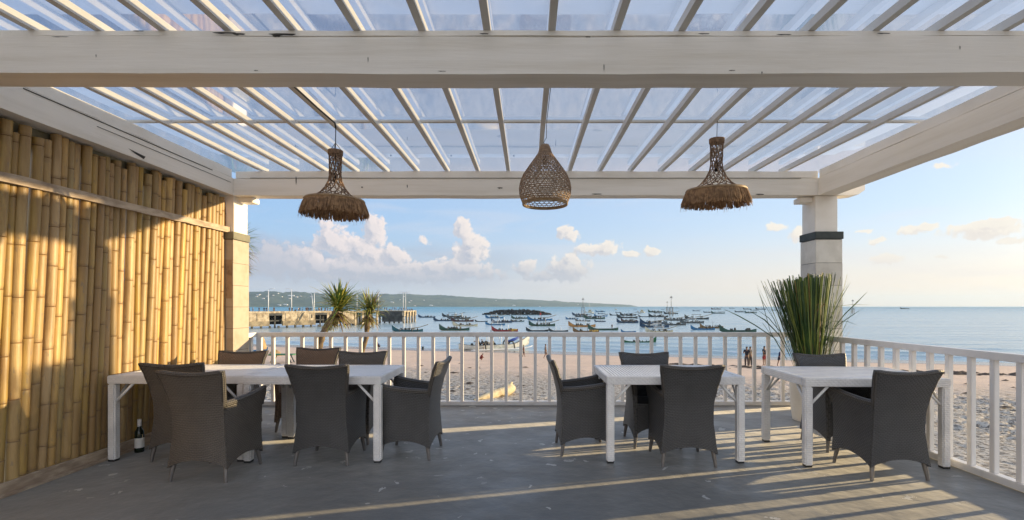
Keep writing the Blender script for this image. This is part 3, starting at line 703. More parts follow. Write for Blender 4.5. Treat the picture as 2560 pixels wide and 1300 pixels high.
def fringe_lamp(loc, label, tilt, seed, cableside):
    """loc: middle of the top opening"""
    rr_ = random.Random(seed)
    r = root('pendant_lamp', label, 'pendant lamp', loc, group='fringed pendant lamps'); r.rotation_euler = tilt
    prof = [(0, .060), (-.035, .058), (-.06, .053), (-.22, .050), (-.27, .058), (-.335, .088), (-.385, .128), (-.42, .175), (-.44, .215), (-.452, .258)]
    mb = MB(); lattice(mb, [(-.03, .058)]+prof[2:], 12, .50, .0042, 40, .12)
    for z in (-.10, -.15, -.20): ring(mb, rprof(prof, z), z, .0028, 28, 4)
    for k in range(34):     # short cross knots
        a = rr_.uniform(0, 6.28); z = rr_.uniform(-.43, -.06); q = rprof(prof, z); da = rr_.uniform(.1, .3)/(q*12)
        mb.tube([(q*math.cos(a), q*math.sin(a), z), (q*1.01*math.cos(a+da), q*1.01*math.sin(a+da), z-.004), (q*math.cos(a+2*da), q*math.sin(a+2*da), z)], .0035, 4)
    sh = mb.build('shade', MT['rattan_dark'], r, smooth=True)
    mb = MB()
    for z in (0, -.008, -.016, -.024, -.032): ring(mb, rprof(prof, z)+.001, z, .0062, 32)
    mb.build('collar', MT['rattan_dark'], r, smooth=True)
    mb = MB(); ring(mb, .254, -.452, .0085, 56); ring(mb, .252, -.444, .006, 56); mb.build('rim', MT['rim'], r, smooth=True)
    mb = MB()
    for lay in range(3):
        for k in range(330):
            a = 2*math.pi*(k+rr_.random())/330; ln = rr_.uniform(.112, .140)*(1.0 if rr_.random() < .85 else .8); w = rr_.uniform(.0022, .0048)
            out = .042*(1+.12*rr_.uniform(-1, 1)); r0 = .254-.006*lay; ja = rr_.uniform(-.05, .05)
            pts = []
            for i in range(6):
                t_ = i/5; q = r0+out*t_**.85-.008*t_*t_*(lay == 2); aa = a+ja*t_*t_+rr_.uniform(-.004, .004); pts.append((q, aa, -.452-ln*t_**1.05))
            vs = []
            for q, aa, z in pts:
                h_ = w/q; vs += [(q*math.cos(aa-h_), q*math.sin(aa-h_), z), ((q+.0018)*math.cos(aa), (q+.0018)*math.sin(aa), z), (q*math.cos(aa+h_), q*math.sin(aa+h_), z)]
            fs = [(3*i+j, 3*i+j+1, 3*i+4+j, 3*i+3+j) for i in range(5) for j in range(2)]
            mb.add(vs, fs)
    for k in range(46):     # loose strands
        a = rr_.uniform(0, 6.28); q = .288+rr_.uniform(-.02, .012); z = -.58
        mb.tube([(q*math.cos(a), q*math.sin(a), z), (q*1.02*math.cos(a+.02), q*1.02*math.sin(a+.02), z-rr_.uniform(.02, .05))], .0010, 3)
    mb.build('fringe', MT['fringe'], r)
    mb = MB(); mb.lathe([(.016, -.20), (.018, -.215), (.018, -.28), (.008, -.285)], 12); mb.build('lamp_holder', MT['black'], r, smooth=True)
    return r
la = fringe_lamp((-1.738, 4.36, 2.755), 'brown woven pendant lamp with raffia fringe hanging on the left from three strings', (0, R(.6), 0), 3, 1)
mb = MB()
for a in (0.2, 2.3, 4.4): mb.tube([(.055*math.cos(a), .055*math.sin(a), .002), (0, 0, .075)], .0028, 5)
mb.tube([(0, 0, -.20), (0, 0, .075), (0, .0, .205)], .004, 6); mb.tube([(0, 0, .205), (.004, -.03, .243), (-.01, -.35, .244), (-.012, -.8, .240), (-.015, -1.3, .222)], .0075, 6)
mb.build('cord', MT['black'], la, smooth=True)
lb = fringe_lamp((1.68, 4.28, 2.835), 'rust brown woven pendant lamp with tilted fringe hanging on the right', (R(-2), R(-3.2), 2.0), 5, 0)
mb = MB(); mb.tube([(0, 0, -.20), (0, 0, .002), (-.002, .0, .155)], .0028, 6); mb.tube([(.055, 0, 0), (.063, .01, .02)], .006, 6); mb.build('cord', MT['black'], lb, smooth=True)
lc = root('pendant_lamp', 'pale open weave rattan pendant lamp shaped like a pear, hanging in the middle', 'pendant lamp', (.155, 4.28, 2.785))
prof = [(0, .030), (-.012, .038), (-.08, .062), (-.17, .127), (-.22, .162), (-.27, .195), (-.33, .220), (-.39, .230), (-.44, .226), (-.48, .215), (-.53, .194)]
mb = MB(); at = lattice(mb, prof, 30, .36, .0030, 40)
for i in range(1, 30):
    z = at(.02+.98*i/30); ring(mb, rprof(prof, z), z, .0030, 44, 4)
mb.build('shade', MT['rattan'], lc, smooth=True)
mb = MB(); ring(mb, .194, -.531, .0095, 56); ring(mb, .198, -.518, .006, 56); mb.build('rim', MT['rim'], lc, smooth=True)
mb = MB(); mb.lathe([(.030, 0), (.037, -.012), (.061, -.075), (.0605, -.075), (.034, -.012), (.001, -.002)], 24, cap=False); mb.build('cap', MT['rattan'], lc, smooth=True)
mb = MB(); mb.tube([(0, 0, -.10), (0, 0, .0), (-.012, 0, .02), (.0, 0, .045), (.012, 0, .06), (.014, 0, .18), (.016, -.02, .222), (.018, -.4, .218), (.02, -1.2, .205)], .0030, 6); mb.lathe([(.016, -.10), (.018, -.115), (.018, -.17), (.008, -.175)], 12); mb.build('cord', MT['black'], lc, smooth=True)
# ---- pot with tall reeds
pl = root('potted_reeds', 'cream round pot of tall cut green reeds in front of the right column', 'potted plant', (3.35, 5.72, 0))
mb = MB(); mb.lathe([(.16,0),(.185,.004),(.20,.12),(.212,.34),(.222,.60),(.222,.615),(.205,.615),(.203,.57),(.001,.57)], 40, cap=False); mb.lathe([(.001,.001),(.16,0)], 40, cap=False); mb.build('pot', MT['pot'], pl, smooth=True, autosmooth=50)
mb = MB(); mb.lathe([(.001,.575),(.202,.572)], 24, cap=False); mb.build('soil', MT['soil'], pl)
MT['reed'] = mat('reed_green', (.060,.125,.025), (.022,.060,.016), 3, .42, lo=.35, hi=.6)
MT['reed_light'] = mat('reed_yellow_green', (.24,.28,.055), (.12,.17,.035), 3, .45)
MT['reed_dry'] = mat('reed_dry', (.42,.27,.09), (.30,.19,.07), 5, .6)
rp = random.Random(4)
def blade(mb, base, d0, L, w, curve, cut=True, bend=0., segs=9, face=None):
    """strap leaf: folded strip from base along d0, curving outwards"""
    p = Vector(base); d_ = Vector(d0).normalized(); out = Vector((d_.x, d_.y, 0)); out = out.normalized() if out.length > 1e-4 else Vector((1,0,0))
    side = (face or Vector((-out.y, out.x, 0))).normalized(); vs = []
    for i in range(segs+1):
        t_ = i/segs; ww = w*(.6+.8*t_ if t_ < .5 else 1.0)*((1.0 if t_ < .97 else .8) if cut else max(.04, (1-t_)**.6*1.2 if t_ > .45 else 1))
        nrm = side.cross(d_).normalized()
        vs += [p-side*ww/2, p+nrm*ww*.22, p+side*ww/2]
        d_ = (d_+out*curve/segs+Vector((0, 0, -bend*t_*t_/segs*3))).normalized(); p = p+d_*L/segs
    fs = [(3*i+j, 3*i+1+j, 3*i+4+j, 3*i+3+j) for i in range(segs) for j in range(2)]
    mb.add(vs, fs); return p
mb = MB()
for k in range(230):
    a = rp.uniform(0, 2*math.pi); q = .135*math.sqrt(rp.random()); bx, by = q*math.cos(a), q*math.sin(a)
    side_ = bx/.135; sp = .30+.05*rp.random()
    lean = Vector((bx*1.25-.05+rp.gauss(0, .04), by*.9-.03+rp.gauss(0, .04), 1.0))
    dense = bx > -.02
    Lb = (1.12+.06*rp.random()-(.04 if not dense else 0)-.10*max(0, -lean.x-.12))*lean.length*(1 if rp.random() < .8 else rp.uniform(.6, .98))
    mb.cur = rp.choices((0, 1, 2), (.55, .38, .07))[0]
    blade(mb, (bx, by, .56), lean, Lb, rp.uniform(.009, .017), .04 if bx < 0 else .015, rp.random() < .85, rp.uniform(0, .03) if rp.random() < .9 else rp.uniform(.2, .7), 7, Vector((math.cos(a+1.4), math.sin(a+1.4), 0)))
for k in range(95):    # more open sprays to the left
    bx, by = rp.uniform(-.13, -.0), rp.uniform(-.12, .08)
    lean = Vector((-rp.uniform(.14, .46), rp.uniform(-.25, .12), 1.0)); mb.cur = rp.choices((0, 1), (.8, .2))[0]
    blade(mb, (bx, by, .56), lean, rp.uniform(.94, 1.16)*lean.length*.97, rp.uniform(.008, .014), .03, rp.random() < .7, rp.uniform(0, .05), 7)
for k in range(40):     # thin side blades to the right
    lean = Vector((rp.uniform(.05, .42), rp.uniform(-.35, .05), 1.0)); mb.cur = rp.choices((0, 1, 2), (.5, .38, .12))[0]
    blade(mb, (rp.uniform(.0, .13), rp.uniform(-.12, .08), .56), lean, rp.uniform(.55, 1.05), rp.uniform(.006, .012), .12, False, rp.uniform(0, .35), 9)
def stray(pts, w, c):   # px, py of the blade at the plant's distance
    mb.cur = c; P_ = [W3(px, py, 5.62)-Vector((3.35, 5.72, 0)) for px, py in pts]; vs = []
    n_ = len(P_)
    for i, p in enumerate(P_):
        t_ = (P_[min(i+1, n_-1)]-P_[max(0, i-1)]).normalized(); s_ = t_.cross(Vector((0, 1, 0))).normalized(); ww = w*(1 if i < n_-1 else .15)*(.5+.5*min(1, i/1.5))
        p = p+Vector((0, -.04*i/n_, 0)); vs += [p-s_*ww/2, p+Vector((0, -ww*.2, 0)), p+s_*ww/2]
    mb.add(vs, [(3*i+j, 3*i+1+j, 3*i+4+j, 3*i+3+j) for i in range(n_-1) for j in range(2)])
stray([(1968,900),(1935,845),(1885,812),(1845,790),(1806,772)], .012, 0)
stray([(1975,890),(1945,835),(1910,800),(1872,778)], .014, 0); stray([(1975,880),(1950,830),(1920,795),(1890,774)], .009, 0)
stray([(2040,900),(2075,830),(2110,785),(2140,755),(2163,730)], .012, 0); stray([(2045,880),(2090,815),(2125,790),(2152,771)], .009, 0)
stray([(2040,880),(2072,800),(2100,745),(2122,706)], .010, 0); stray([(2050,860),(2085,765),(2100,735),(2117,708)], .007, 1)
stray([(2040,850),(2062,795),(2095,765),(2130,761),(2170,762)], .004, 1); stray([(2040,840),(2080,803),(2115,803),(2140,813)], .006, 0)
stray([(2020,900),(2022,840),(2032,790),(2045,770),(2062,758),(2068,722)], .010, 2); stray([(2022,880),(2030,800),(2040,762),(2052,756),(2060,764),(2064,775)], .007, 2)
stray([(1960,870),(1925,835),(1905,808),(1898,815)], .005, 0); stray([(1955,880),(1925,830),(1905,760),(1893,730)], .007, 0); stray([(1960,870),(1935,800),(1905,755),(1890,718)], .006, 0)
mb.build('reeds', [MT['reed'], MT['reed_light'], MT['reed_dry']], pl)

# ================================================================== beach, sea, hills
def vnoise(x, y, seed=0):
    xi, yi = np.floor(x).astype(np.int64), np.floor(y).astype(np.int64); fx, fy = x-xi, y-yi
    fx = fx*fx*(3-2*fx); fy = fy*fy*(3-2*fy)
    def h(a, b):
        n = (a*374761393+b*668265263+seed*974634777) & 0x7fffffff; n = ((n ^ (n >> 13))*1274126177) & 0x7fffffff
        return ((n ^ (n >> 16)) & 0xffff)/65535.
    return (h(xi, yi)*(1-fx)+h(xi+1, yi)*fx)*(1-fy)+(h(xi, yi+1)*(1-fx)+h(xi+1, yi+1)*fx)*fy
def fbm(x, y, o=4, seed=0, g=.5):
    s_, a, t_ = 0, 1., 0
    for k in range(o): s_ = s_+a*vnoise(x*2**k+13.7*k, y*2**k-7.3*k, seed+k); t_ += a; a *= g
    return s_/t_
def grid_mesh(name, X, Y, Z, m, smooth=True, parent=None):
    nr, nc = X.shape; v = np.stack([X, Y, Z], -1).reshape(-1, 3); i = np.arange(nr*nc).reshape(nr, nc)
    f = np.stack([i[:-1,:-1], i[:-1,1:], i[1:,1:], i[1:,:-1]], -1).reshape(-1, 4)
    me = bpy.data.meshes.new(name); me.vertices.add(len(v)); me.vertices.foreach_set('co', v.ravel().astype(np.float32))
    me.loops.add(f.size); me.loops.foreach_set('vertex_index', f.ravel().astype(np.int32)); me.polygons.add(len(f))
    me.polygons.foreach_set('loop_start', (np.arange(len(f))*4).astype(np.int32)); me.polygons.foreach_set('loop_total', np.full(len(f), 4, np.int32))
    me.update(calc_edges=True); me.materials.append(m); me.polygons.foreach_set('use_smooth', [smooth]*len(f))
    o = bpy.data.objects.new(name, me); COL.objects.link(o); o.parent = parent; return o
SEA = -5.7
SH = np.array([(-900,-2.5),(5,-2.7),(20,-2.9),(32,-3.15),(40,-3.45),(50,-4.1),(60,-4.95),(67,-5.42),(74,-5.62),(80,-5.80),(95,-6.4),(140,-9),(900,-14)])
def sand_s(X, Y): return Y+.27*X*(np.abs(X) < 400)+.27*400*np.sign(X)*(np.abs(X) >= 400)
def sand_base(x, y): return float(np.interp(y+.27*x, SH[:,0], SH[:,1]))
ys = [-80, -40, -15, -4, 2, 5]; q = 6.7
while q < 100: ys.append(q); q *= 1.0056
ys += [104, 112, 125, 150]
ys = np.array(ys); us = np.concatenate([[-1.6, -1.3], np.linspace(-1.08, 1.08, 540), [1.3, 1.6]])
wd = np.maximum(ys, 14)[:, None]
X = us[None, :]*wd; X[:, 0] = -900; X[:, 1] = -350; X[:, -1] = 900; X[:, -2] = 350; Yg = np.repeat(ys[:, None], len(us), 1)
Xc = np.clip(X, -140, 140); s_ = Yg+.27*Xc; Z = np.interp(s_, SH[:,0], SH[:,1])
rough = np.clip((36-s_)/10, 0, 1)*.9+.1*np.clip((62-s_)/20, 0, 1)
patch = np.clip((fbm(X*.16, Yg*.16, 3, 9)-.34)*4, .15, 1.2)
n1 = fbm(X*2.3, Yg*4.2, 3, 1); n2 = fbm(X*6.5+n1*2, Yg*8.5, 2, 4)
foot = -np.clip(fbm(X*3.1+5, Yg*3.1, 2, 21)-.56, 0, 1)*.55
Z = Z+rough*patch*((n1-.5)*.16+(n2-.5)*.10+foot)+(fbm(X*.25, Yg*.5, 3, 5)-.5)*.14*np.clip((74-s_)/8, 0, 1)+.015*(fbm(X*.8, Yg*4, 2, 8)-.5)*np.clip((72-s_)/8, 0, 1)
def sand_material():
    m = bpy.data.materials.new('beach_sand'); m.use_nodes = True; T = NT(m.node_tree); b = m.node_tree.nodes['Principled BSDF']
    c = T.n('ShaderNodeTexCoord').outputs['Object']; x, y, z = T.sep(c); s_ = T.m('ADD', y, T.m('MULTIPLY', x, .27))
    col = T.mix(T.rng(T.noise(c, .5, 5, .6), .3, .7), (.70,.52,.39,1), (.62,.46,.34,1))
    near = T.rng(s_, 26, 38, 1, 0); col = T.mix(near, col, T.mix(T.rng(T.noise(c, 5.5, 6, .75), .46, .58), (.52,.46,.38,1), (.16,.135,.11,1)))  # near speckle: grit, with its small shadows put into the colour
    deb = T.m('MULTIPLY', T.rng(T.noise(T.vm('MULTIPLY', c, (1,2.2,1)), 1.7, 6, .75), .57, .66), T.m('MAXIMUM', T.rng(s_, 30, 42, .8, .0), T.m('MULTIPLY', T.rng(T.m('ABSOLUTE', T.m('SUBTRACT', s_, 45)), 0, 4, 1, 0), .8)))
    col = T.mix(deb, col, (.09,.065,.045,1))
    wet = T.rng(T.m('ADD', s_, T.m('MULTIPLY', T.noise(T.vm('MULTIPLY', c, (.12,.12,1)), 1, 3), 3)), 70.5, 73.5)
    col = T.mix(wet, col, (.15,.12,.10,1)); T.put(b.inputs['Base Color'], col); T.put(b.inputs['Roughness'], T.rng(wet, 0, 1, .9, .18))
    T.put(b.inputs['Specular IOR Level'], T.rng(wet, 0, 1, .15, .6))
    bn = T.n('ShaderNodeBump'); bn.inputs['Distance'].default_value = .03; T.put(bn.inputs['Strength'], T.rng(wet, 0, 1, 1, .1))
    T.put(bn.inputs['Height'], T.m('ADD', T.noise(c, 9, 4, .6), T.m('MULTIPLY', T.noise(c, 2.5, 3), 1.5))); T.put(b.inputs['Normal'], bn.outputs[0]); return m
tag(grid_mesh('sand', X, Yg, Z, sand_material()), kind='structure')
# ---- sea
def sea_material():
    m = bpy.data.materials.new('sea_water'); m.use_nodes = True; T = NT(m.node_tree); b = m.node_tree.nodes['Principled BSDF']
    c = T.n('ShaderNodeTexCoord').outputs['Object']; x, y, z = T.sep(c); s_ = T.m('ADD', y, T.m('MULTIPLY', x, .27))
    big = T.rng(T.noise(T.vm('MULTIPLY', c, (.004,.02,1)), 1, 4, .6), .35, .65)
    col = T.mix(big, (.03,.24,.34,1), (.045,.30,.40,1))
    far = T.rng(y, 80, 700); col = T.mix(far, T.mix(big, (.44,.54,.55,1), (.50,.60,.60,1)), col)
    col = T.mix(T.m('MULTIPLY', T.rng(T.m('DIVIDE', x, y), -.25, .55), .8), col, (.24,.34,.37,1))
    fo = T.noise(T.vm('MULTIPLY', c, (.5,1.2,1)), 1.0, 6, .7)
    w = T.m('ADD', s_, T.m('MULTIPLY', T.noise(T.vm('MULTIPLY', c, (.07,.07,1)), 1, 3), 6))
    def band(c0, hw, k): return T.m('MULTIPLY', T.rng(T.m('ABSOLUTE', T.m('SUBTRACT', w, c0)), 0, hw, 1, 0), k)
    foam = T.m('MAXIMUM', T.m('MAXIMUM', band(78.3, 1.0, 1.0), band(83.5, .7, .62)), band(95, .8, .5))
    foam = T.m('MULTIPLY', foam, T.rng(fo, .38, .58)); reef = T.m('MULTIPLY', T.rng(T.m('ABSOLUTE', T.m('SUBTRACT', y, 2900)), 0, 260, 1, 0), T.rng(T.noise(T.vm('MULTIPLY', c, (.0022,.004,1)), 1, 2), .56, .62))
    foam = T.m('MAXIMUM', foam, T.m('MULTIPLY', reef, T.m('GREATER_THAN', x, 1500)))
    T.put(b.inputs['Base Color'], T.mix(foam, col, (.85,.85,.85,1))); T.put(b.inputs['Roughness'], T.rng(y, 60, 2500, .16, .42, False)); b.inputs['IOR'].default_value = 1.33
    bn = T.n('ShaderNodeBump'); bn.inputs['Distance'].default_value = 1.0; T.put(bn.inputs['Strength'], T.rng(y, 60, 3000, 1, 1.0, False))
    h = T.m('ADD', T.m('MULTIPLY', T.noise(T.vm('MULTIPLY', c, (.55,1.5,1)), 1.0, 5, .62), .13), T.m('MULTIPLY', T.noise(T.vm('MULTIPLY', c, (.06,.22,1)), 1.0, 4, .6), .40))
    h = T.m('ADD', h, T.m('MULTIPLY', T.noise(T.vm('MULTIPLY', c, (.01,.05,1)), 1.0, 4, .65), 2.2))
    T.put(bn.inputs['Height'], h); T.put(b.inputs['Normal'], bn.outputs[0]); return m
ys = []; q = 55.
while q < 420: ys.append(q); q *= 1.0045
while q < 26000: ys.append(q); q *= 1.12
ys = np.array(ys+[26000.]); us = np.concatenate([[-3.2, -1.9], np.linspace(-1.15, 1.15, 240), [1.9, 3.2]])
X = us[None, :]*ys[:, None]*1.0; Yg = np.repeat(ys[:, None], len(us), 1)
s_ = Yg+.27*X; w_ = s_+3*fbm(X*.05, Yg*.05, 2, 3)
amp = np.clip((s_-70)/15, 0, 1)*np.clip((400-Yg)/150, 0, 1)
Z = SEA+amp*(.10*(fbm(X*.12, Yg*.5, 3, 2)-.5)+.05*(fbm(X*.5, Yg*1.3, 2, 6)-.5))
for c0, a0, wd_ in ((82.5, .34, 1.1), (90, .26, 1.6), (100, .22, 2.2), (114, .18, 3.)): Z = Z+a0*np.exp(-((w_-c0)/wd_)**2)*np.clip(fbm(X*.02+c0, Yg*.0+c0, 2, 7)*2.4-.5, .15, 1)
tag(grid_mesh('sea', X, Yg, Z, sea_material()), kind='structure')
# ---- far headland
def hill_material():
    m = bpy.data.materials.new('headland_scrub'); m.use_nodes = True; T = NT(m.node_tree); b = m.node_tree.nodes['Principled BSDF']
    c = T.n('ShaderNodeTexCoord').outputs['Object']
    col = T.mix(T.rng(T.noise(T.vm('MULTIPLY', c, (.004,.004,.012)), 1, 6, .65), .36, .62), (.018,.045,.030,1), (.070,.090,.050,1))
    col = T.mix(T.rng(T.noise(T.vm('MULTIPLY', c, (.013,.013,.04)), 1, 5, .7), .60, .70), col, (.26,.25,.20,1))
    T.put(b.inputs['Base Color'], col); b.inputs['Roughness'].default_value = .9; b.inputs['Specular IOR Level'].default_value = .1
    return m
pr = np.array([(300,722),(500,728),(622,730),(700,730),(800,733),(900,736),(960,734),(1020,736),(1100,739),(1200,744),(1280,748),(1340,750),(1400,754),(1450,756),(1500,759),(1550,760.5),(1578,762.5),(1590,765.5),(1600,768)])
pxs = np.linspace(300, 1600, 420); cols = []
Xh = []; Yh = []; Zh = []; NV = 22
for px in pxs:
    Yc = 5200+(px-600)*4.0; top = np.interp(px, pr[:,0], pr[:,1]); Yr = Yc+1500; H = (HY-top)/F*Yr+EYE-SEA
    H *= 1+.035*(fbm(np.array([px*.035]), np.array([0.]), 3, 3)[0]-.5)*2
    for j in range(NV):
        t_ = j/(NV-1); Yj = Yc+t_*2600
        u_ = (Yj-Yc)/1500; prof_ = (1-(1-min(u_, 1))**1.7) if u_ < 1 else max(0, 1-.5*(u_-1))
        Xh.append((px-CX)/F*Yj); Yh.append(Yj); Zh.append(SEA-3+(H+3)*prof_)
Xh, Yh, Zh = [np.array(a).reshape(len(pxs), NV) for a in (Xh, Yh, Zh)]
Zh = Zh+(fbm(Xh*.0035, Yh*.0035, 5, 12, .6)-.55)*np.clip(Zh-SEA, 0, 200)*.55*(np.clip(Xh*0+1, 0, 1))*np.clip(1-np.abs((Yh-(5200+1500))/9e9), 0, 1)*np.where(np.arange(NV)[None, :] < 12, 1, .3)
hills = tag(grid_mesh('hills', Xh, Yh, Zh, hill_material()), kind='structure')
# houses scattered over the headland
MT['house_wall'] = mat('house_wall', (.75,.73,.70)); MT['house_roof'] = mat('house_roof', (.42,.22,.14))
MT['house_roof_w'] = mat('pale_roof', (.70,.70,.70))
hp = None
def house_mesh(w, d_, h, rm, parentless=True):
    e = root('hillside_house', 'x', 'house'); mb = MB(); mb.box(-w/2, w/2, -d_/2, d_/2, -6, h); mb.build('wall', MT['house_wall'], e)
    mb = MB(); mb.add([(-w*.55,-d_*.55,h),(w*.55,-d_*.55,h),(w*.55,d_*.55,h),(-w*.55,d_*.55,h),(-w*.3,0,h+d_*.3),(w*.3,0,h+d_*.3)], [(0,1,5,4),(1,2,5),(2,3,4,5),(3,0,4),(3,2,1,0)]); mb.build('roof', rm, e); return e
from mathutils.bvhtree import BVHTree
hb = BVHTree.FromPolygons([tuple(v.co) for v in hills.data.vertices], [tuple(p.vertices) for p in hills.data.polygons])
H1 = [(645,738,38),(642,742,22),(658,747,24),(649,737,20),(683,739,16),(695,734,18),(728,740,78),(742,743,26),(724,747,18),(778,742,24),(752,741,16),(705,742,15),(714,762,46),(698,763,36),(668,741,14),(812,741,20),(980,756,46),(1023,756,22),(1028,752,20),(1037,765,24),(1078,764,50),(948,741,40),(1010,742,18),(1240,752,18),(1285,764,44),(1310,748,30),(1350,767,24),(1396,752,14),(1420,756,16),(1445,762,18),(1538,761,24),(1060,751,20),(1000,750,16),(880,744,20),(870,750,16),(932,750,18)]
mk_ = {}
for i, (px, py, w) in enumerate(H1):
    dirv = Vector(((px-CX)/F, 1, (HY-py)/F)).normalized(); hit = hb.ray_cast(Vector((0, 0, EYE)), dirv)[0]
    if hit is None: continue
    big = w > 30; key = big
    o = copy_tree(mk_[key]) if key in mk_ else house_mesh(30 if not big else 62, 16, 9 if not big else 8, MT['house_roof'] if i % 2 and not big else MT['house_roof_w'])
    mk_.setdefault(key, o); o.location = hit; sc_ = w/ (30 if not big else 62)*1.1; o.scale = (sc_, 1, max(.7, min(1.1, sc_)))
    if big: tag(o, 'long white building on the far headland across the bay', 'building', 'long pale buildings on the far headland')
    else: tag(o, 'tiny pale house on the far hillside across the bay', 'house', 'houses on the far headland')
# ---- haze of the evening air
def haze():
    mb = MB(); mb.box(-17000, 14000, -900, 15500, SEA-9.5-5, 330); o = mb.build('haze', None or bpy.data.materials.new('evening_haze'))
    m = o.data.materials[0]; m.use_nodes = True; nt = m.node_tree; nt.nodes.clear(); v = nt.nodes.new('ShaderNodeVolumePrincipled'); out = nt.nodes.new('ShaderNodeOutputMaterial')
    v.inputs['Color'].default_value = (.58,.78,1,1); v.inputs['Density'].default_value = 5.5e-5; v.inputs['Anisotropy'].default_value = .2
    nt.links.new(v.outputs[0], out.inputs['Volume']); tag(o, kind='stuff'); return o
USE_HAZE = True
if USE_HAZE: haze()
# ---- breakwater of dark rocks
MT['rock'] = mat('dark_wet_rock', (.055,.052,.048), (.02,.02,.02), .8, .8)
bw = root('breakwater', 'low dark rubble breakwater standing in the bay among the boats', 'breakwater', (float((1292-CX)/F*404), 408, SEA))
rr = random.Random(2); mb = MB()
for k in range(900):
    u = rr.uniform(-1, 1); x = 29*u+rr.gauss(0, .5); hh = 4.4*max(0, 1-abs(u)**2.6)**.8 if True else 0; 
    if abs(u) > .93 and rr.random() < .5: continue
    yy = rr.uniform(-1, 1); z = hh*(1-abs(yy)**1.4)*rr.uniform(.75, 1.03); sz = rr.uniform(.35, .95)
    vs = []; 
    for a in range(5):
        for c_ in (-1, 1): vs.append((x+sz*math.cos(a*1.256+k)*rr.uniform(.7, 1.1), yy*4.5+sz*math.sin(a*1.256+k)*rr.uniform(.7, 1.1), z+c_*sz*rr.uniform(.35, .8)))
    fs = [(2*a, 2*((a+1) % 5), 2*((a+1) % 5)+1, 2*a+1) for a in range(5)]+[(8,6,4,2,0),(1,3,5,7,9)]
    mb.add(vs, fs)
mb.build('rocks', MT['rock'], bw)
# ---- channel markers on piles
MT['marker'] = mat('marker_steel', (.16,.17,.18), rough=.6)
def marker(px, ybase, ydeck, ytop, label, wpx, legs=4):
    Y = (EYE-SEA)*F/(ybase-HY); X_ = (px-CX)/F*Y; k_ = Y/F
    r = root('channel_marker', label, 'channel marker', (X_, Y, SEA), group='channel markers on piles'); zd = EYE-SEA+(HY-ydeck)*k_; zt = EYE-SEA+(HY-ytop)*k_; w = wpx*k_/2
    for sx in (-1, 1):
        for sy in ((-1, 1) if legs == 4 else (0,)): mb = MB(); mb.tube([(sx*w, sy*w, -3), (sx*w*.9, sy*w*.9, zd)], .055*w+.18, 8); mb.build('leg', MT['marker'], r, smooth=True)
    mb = MB(); mb.box(-w*1.15, w*1.15, -w*1.15, w*1.15, zd-.15, zd+.12); mb.box(-w*.9, w*.9, -w*.06-.05, w*.06+.05, zd*.5, zd*.5+.2); mb.build('platform', MT['marker'], r)
    mb = MB(); mb.tube([(0, 0, zd), (0, 0, zt)], [.22, .12], 8); mb.build('mast', MT['marker'], r, smooth=True)
    mb = MB(); mb.lathe([(.3, zt-1.0), (.9, zt-.7), (1.3, zt-.55), (.3, zt-.2), (.1, zt+.6)], 10); mb.box(-1.3, 1.3, -.1, .1, zt-1.3, zt-1.15); mb.build('lantern', MT['marker'], r)
marker(1457.5, 788, 768, 746, 'channel marker post on two piles rising left of the white fishing boat', 6)
marker(1678, 789, 768.5, 741, 'tallest channel marker post standing among the boats', 7)
marker(1668, 781, 768, 754, 'thinner channel marker post just left of the tallest one', 4)
marker(2132, 784, 772, 750, 'channel marker post seen beyond the reeds near the right column', 5)

# ================================================================== people
MT['skin'] = mat('brown_skin', (.20,.105,.065), rough=.6); MT['hair'] = mat('black_hair', (.012,.010,.009), rough=.5)
CLOTH = {}
def cloth(c):
    if c not in CLOTH: CLOTH[c] = mat('cloth', c, tuple(x*.75 for x in c), 20, .85)
    return CLOTH[c]
BASE = dict(pelvis=(0,0,.53), spine=(0,-.005,.63), chest=(0,-.005,.75), neck=(0,0,.845), head=(0,.01,.90), crown=(0,.005,.965),
 shl=(-.105,0,.80), ell=(-.135,-.01,.64), hal=(-.14,.03,.51), fil=(-.14,.035,.455), shr=(.105,0,.80), elr=(.135,-.01,.64), har=(.14,.03,.51), fir=(.14,.035,.455),
 hil=(-.055,0,.50), knl=(-.06,.01,.28), anl=(-.06,0,.045), tol=(-.065,.07,.015), hir=(.055,0,.50), knr=(.06,.01,.28), anr=(.06,0,.045), tor=(.065,.07,.015))
RAD = dict(pelvis=.075, spine=.068, chest=.082, neck=.032, head=.050, crown=.040, shl=.034, ell=.024, hal=.017, fil=.012, shr=.034, elr=.024, har=.017, fir=.012, hil=.055, knl=.034, anl=.021, tol=.018, hir=.055, knr=.034, anr=.021, tor=.018)
BONES = [('pelvis','spine'),('spine','chest'),('chest','neck'),('neck','head'),('head','crown'),('chest','shl'),('shl','ell'),('ell','hal'),('hal','fil'),('chest','shr'),('shr','elr'),('elr','har'),('har','fir'),('pelvis','hil'),('hil','knl'),('knl','anl'),('anl','tol'),('pelvis','hir'),('hir','knr'),('knr','anr'),('anr','tor')]
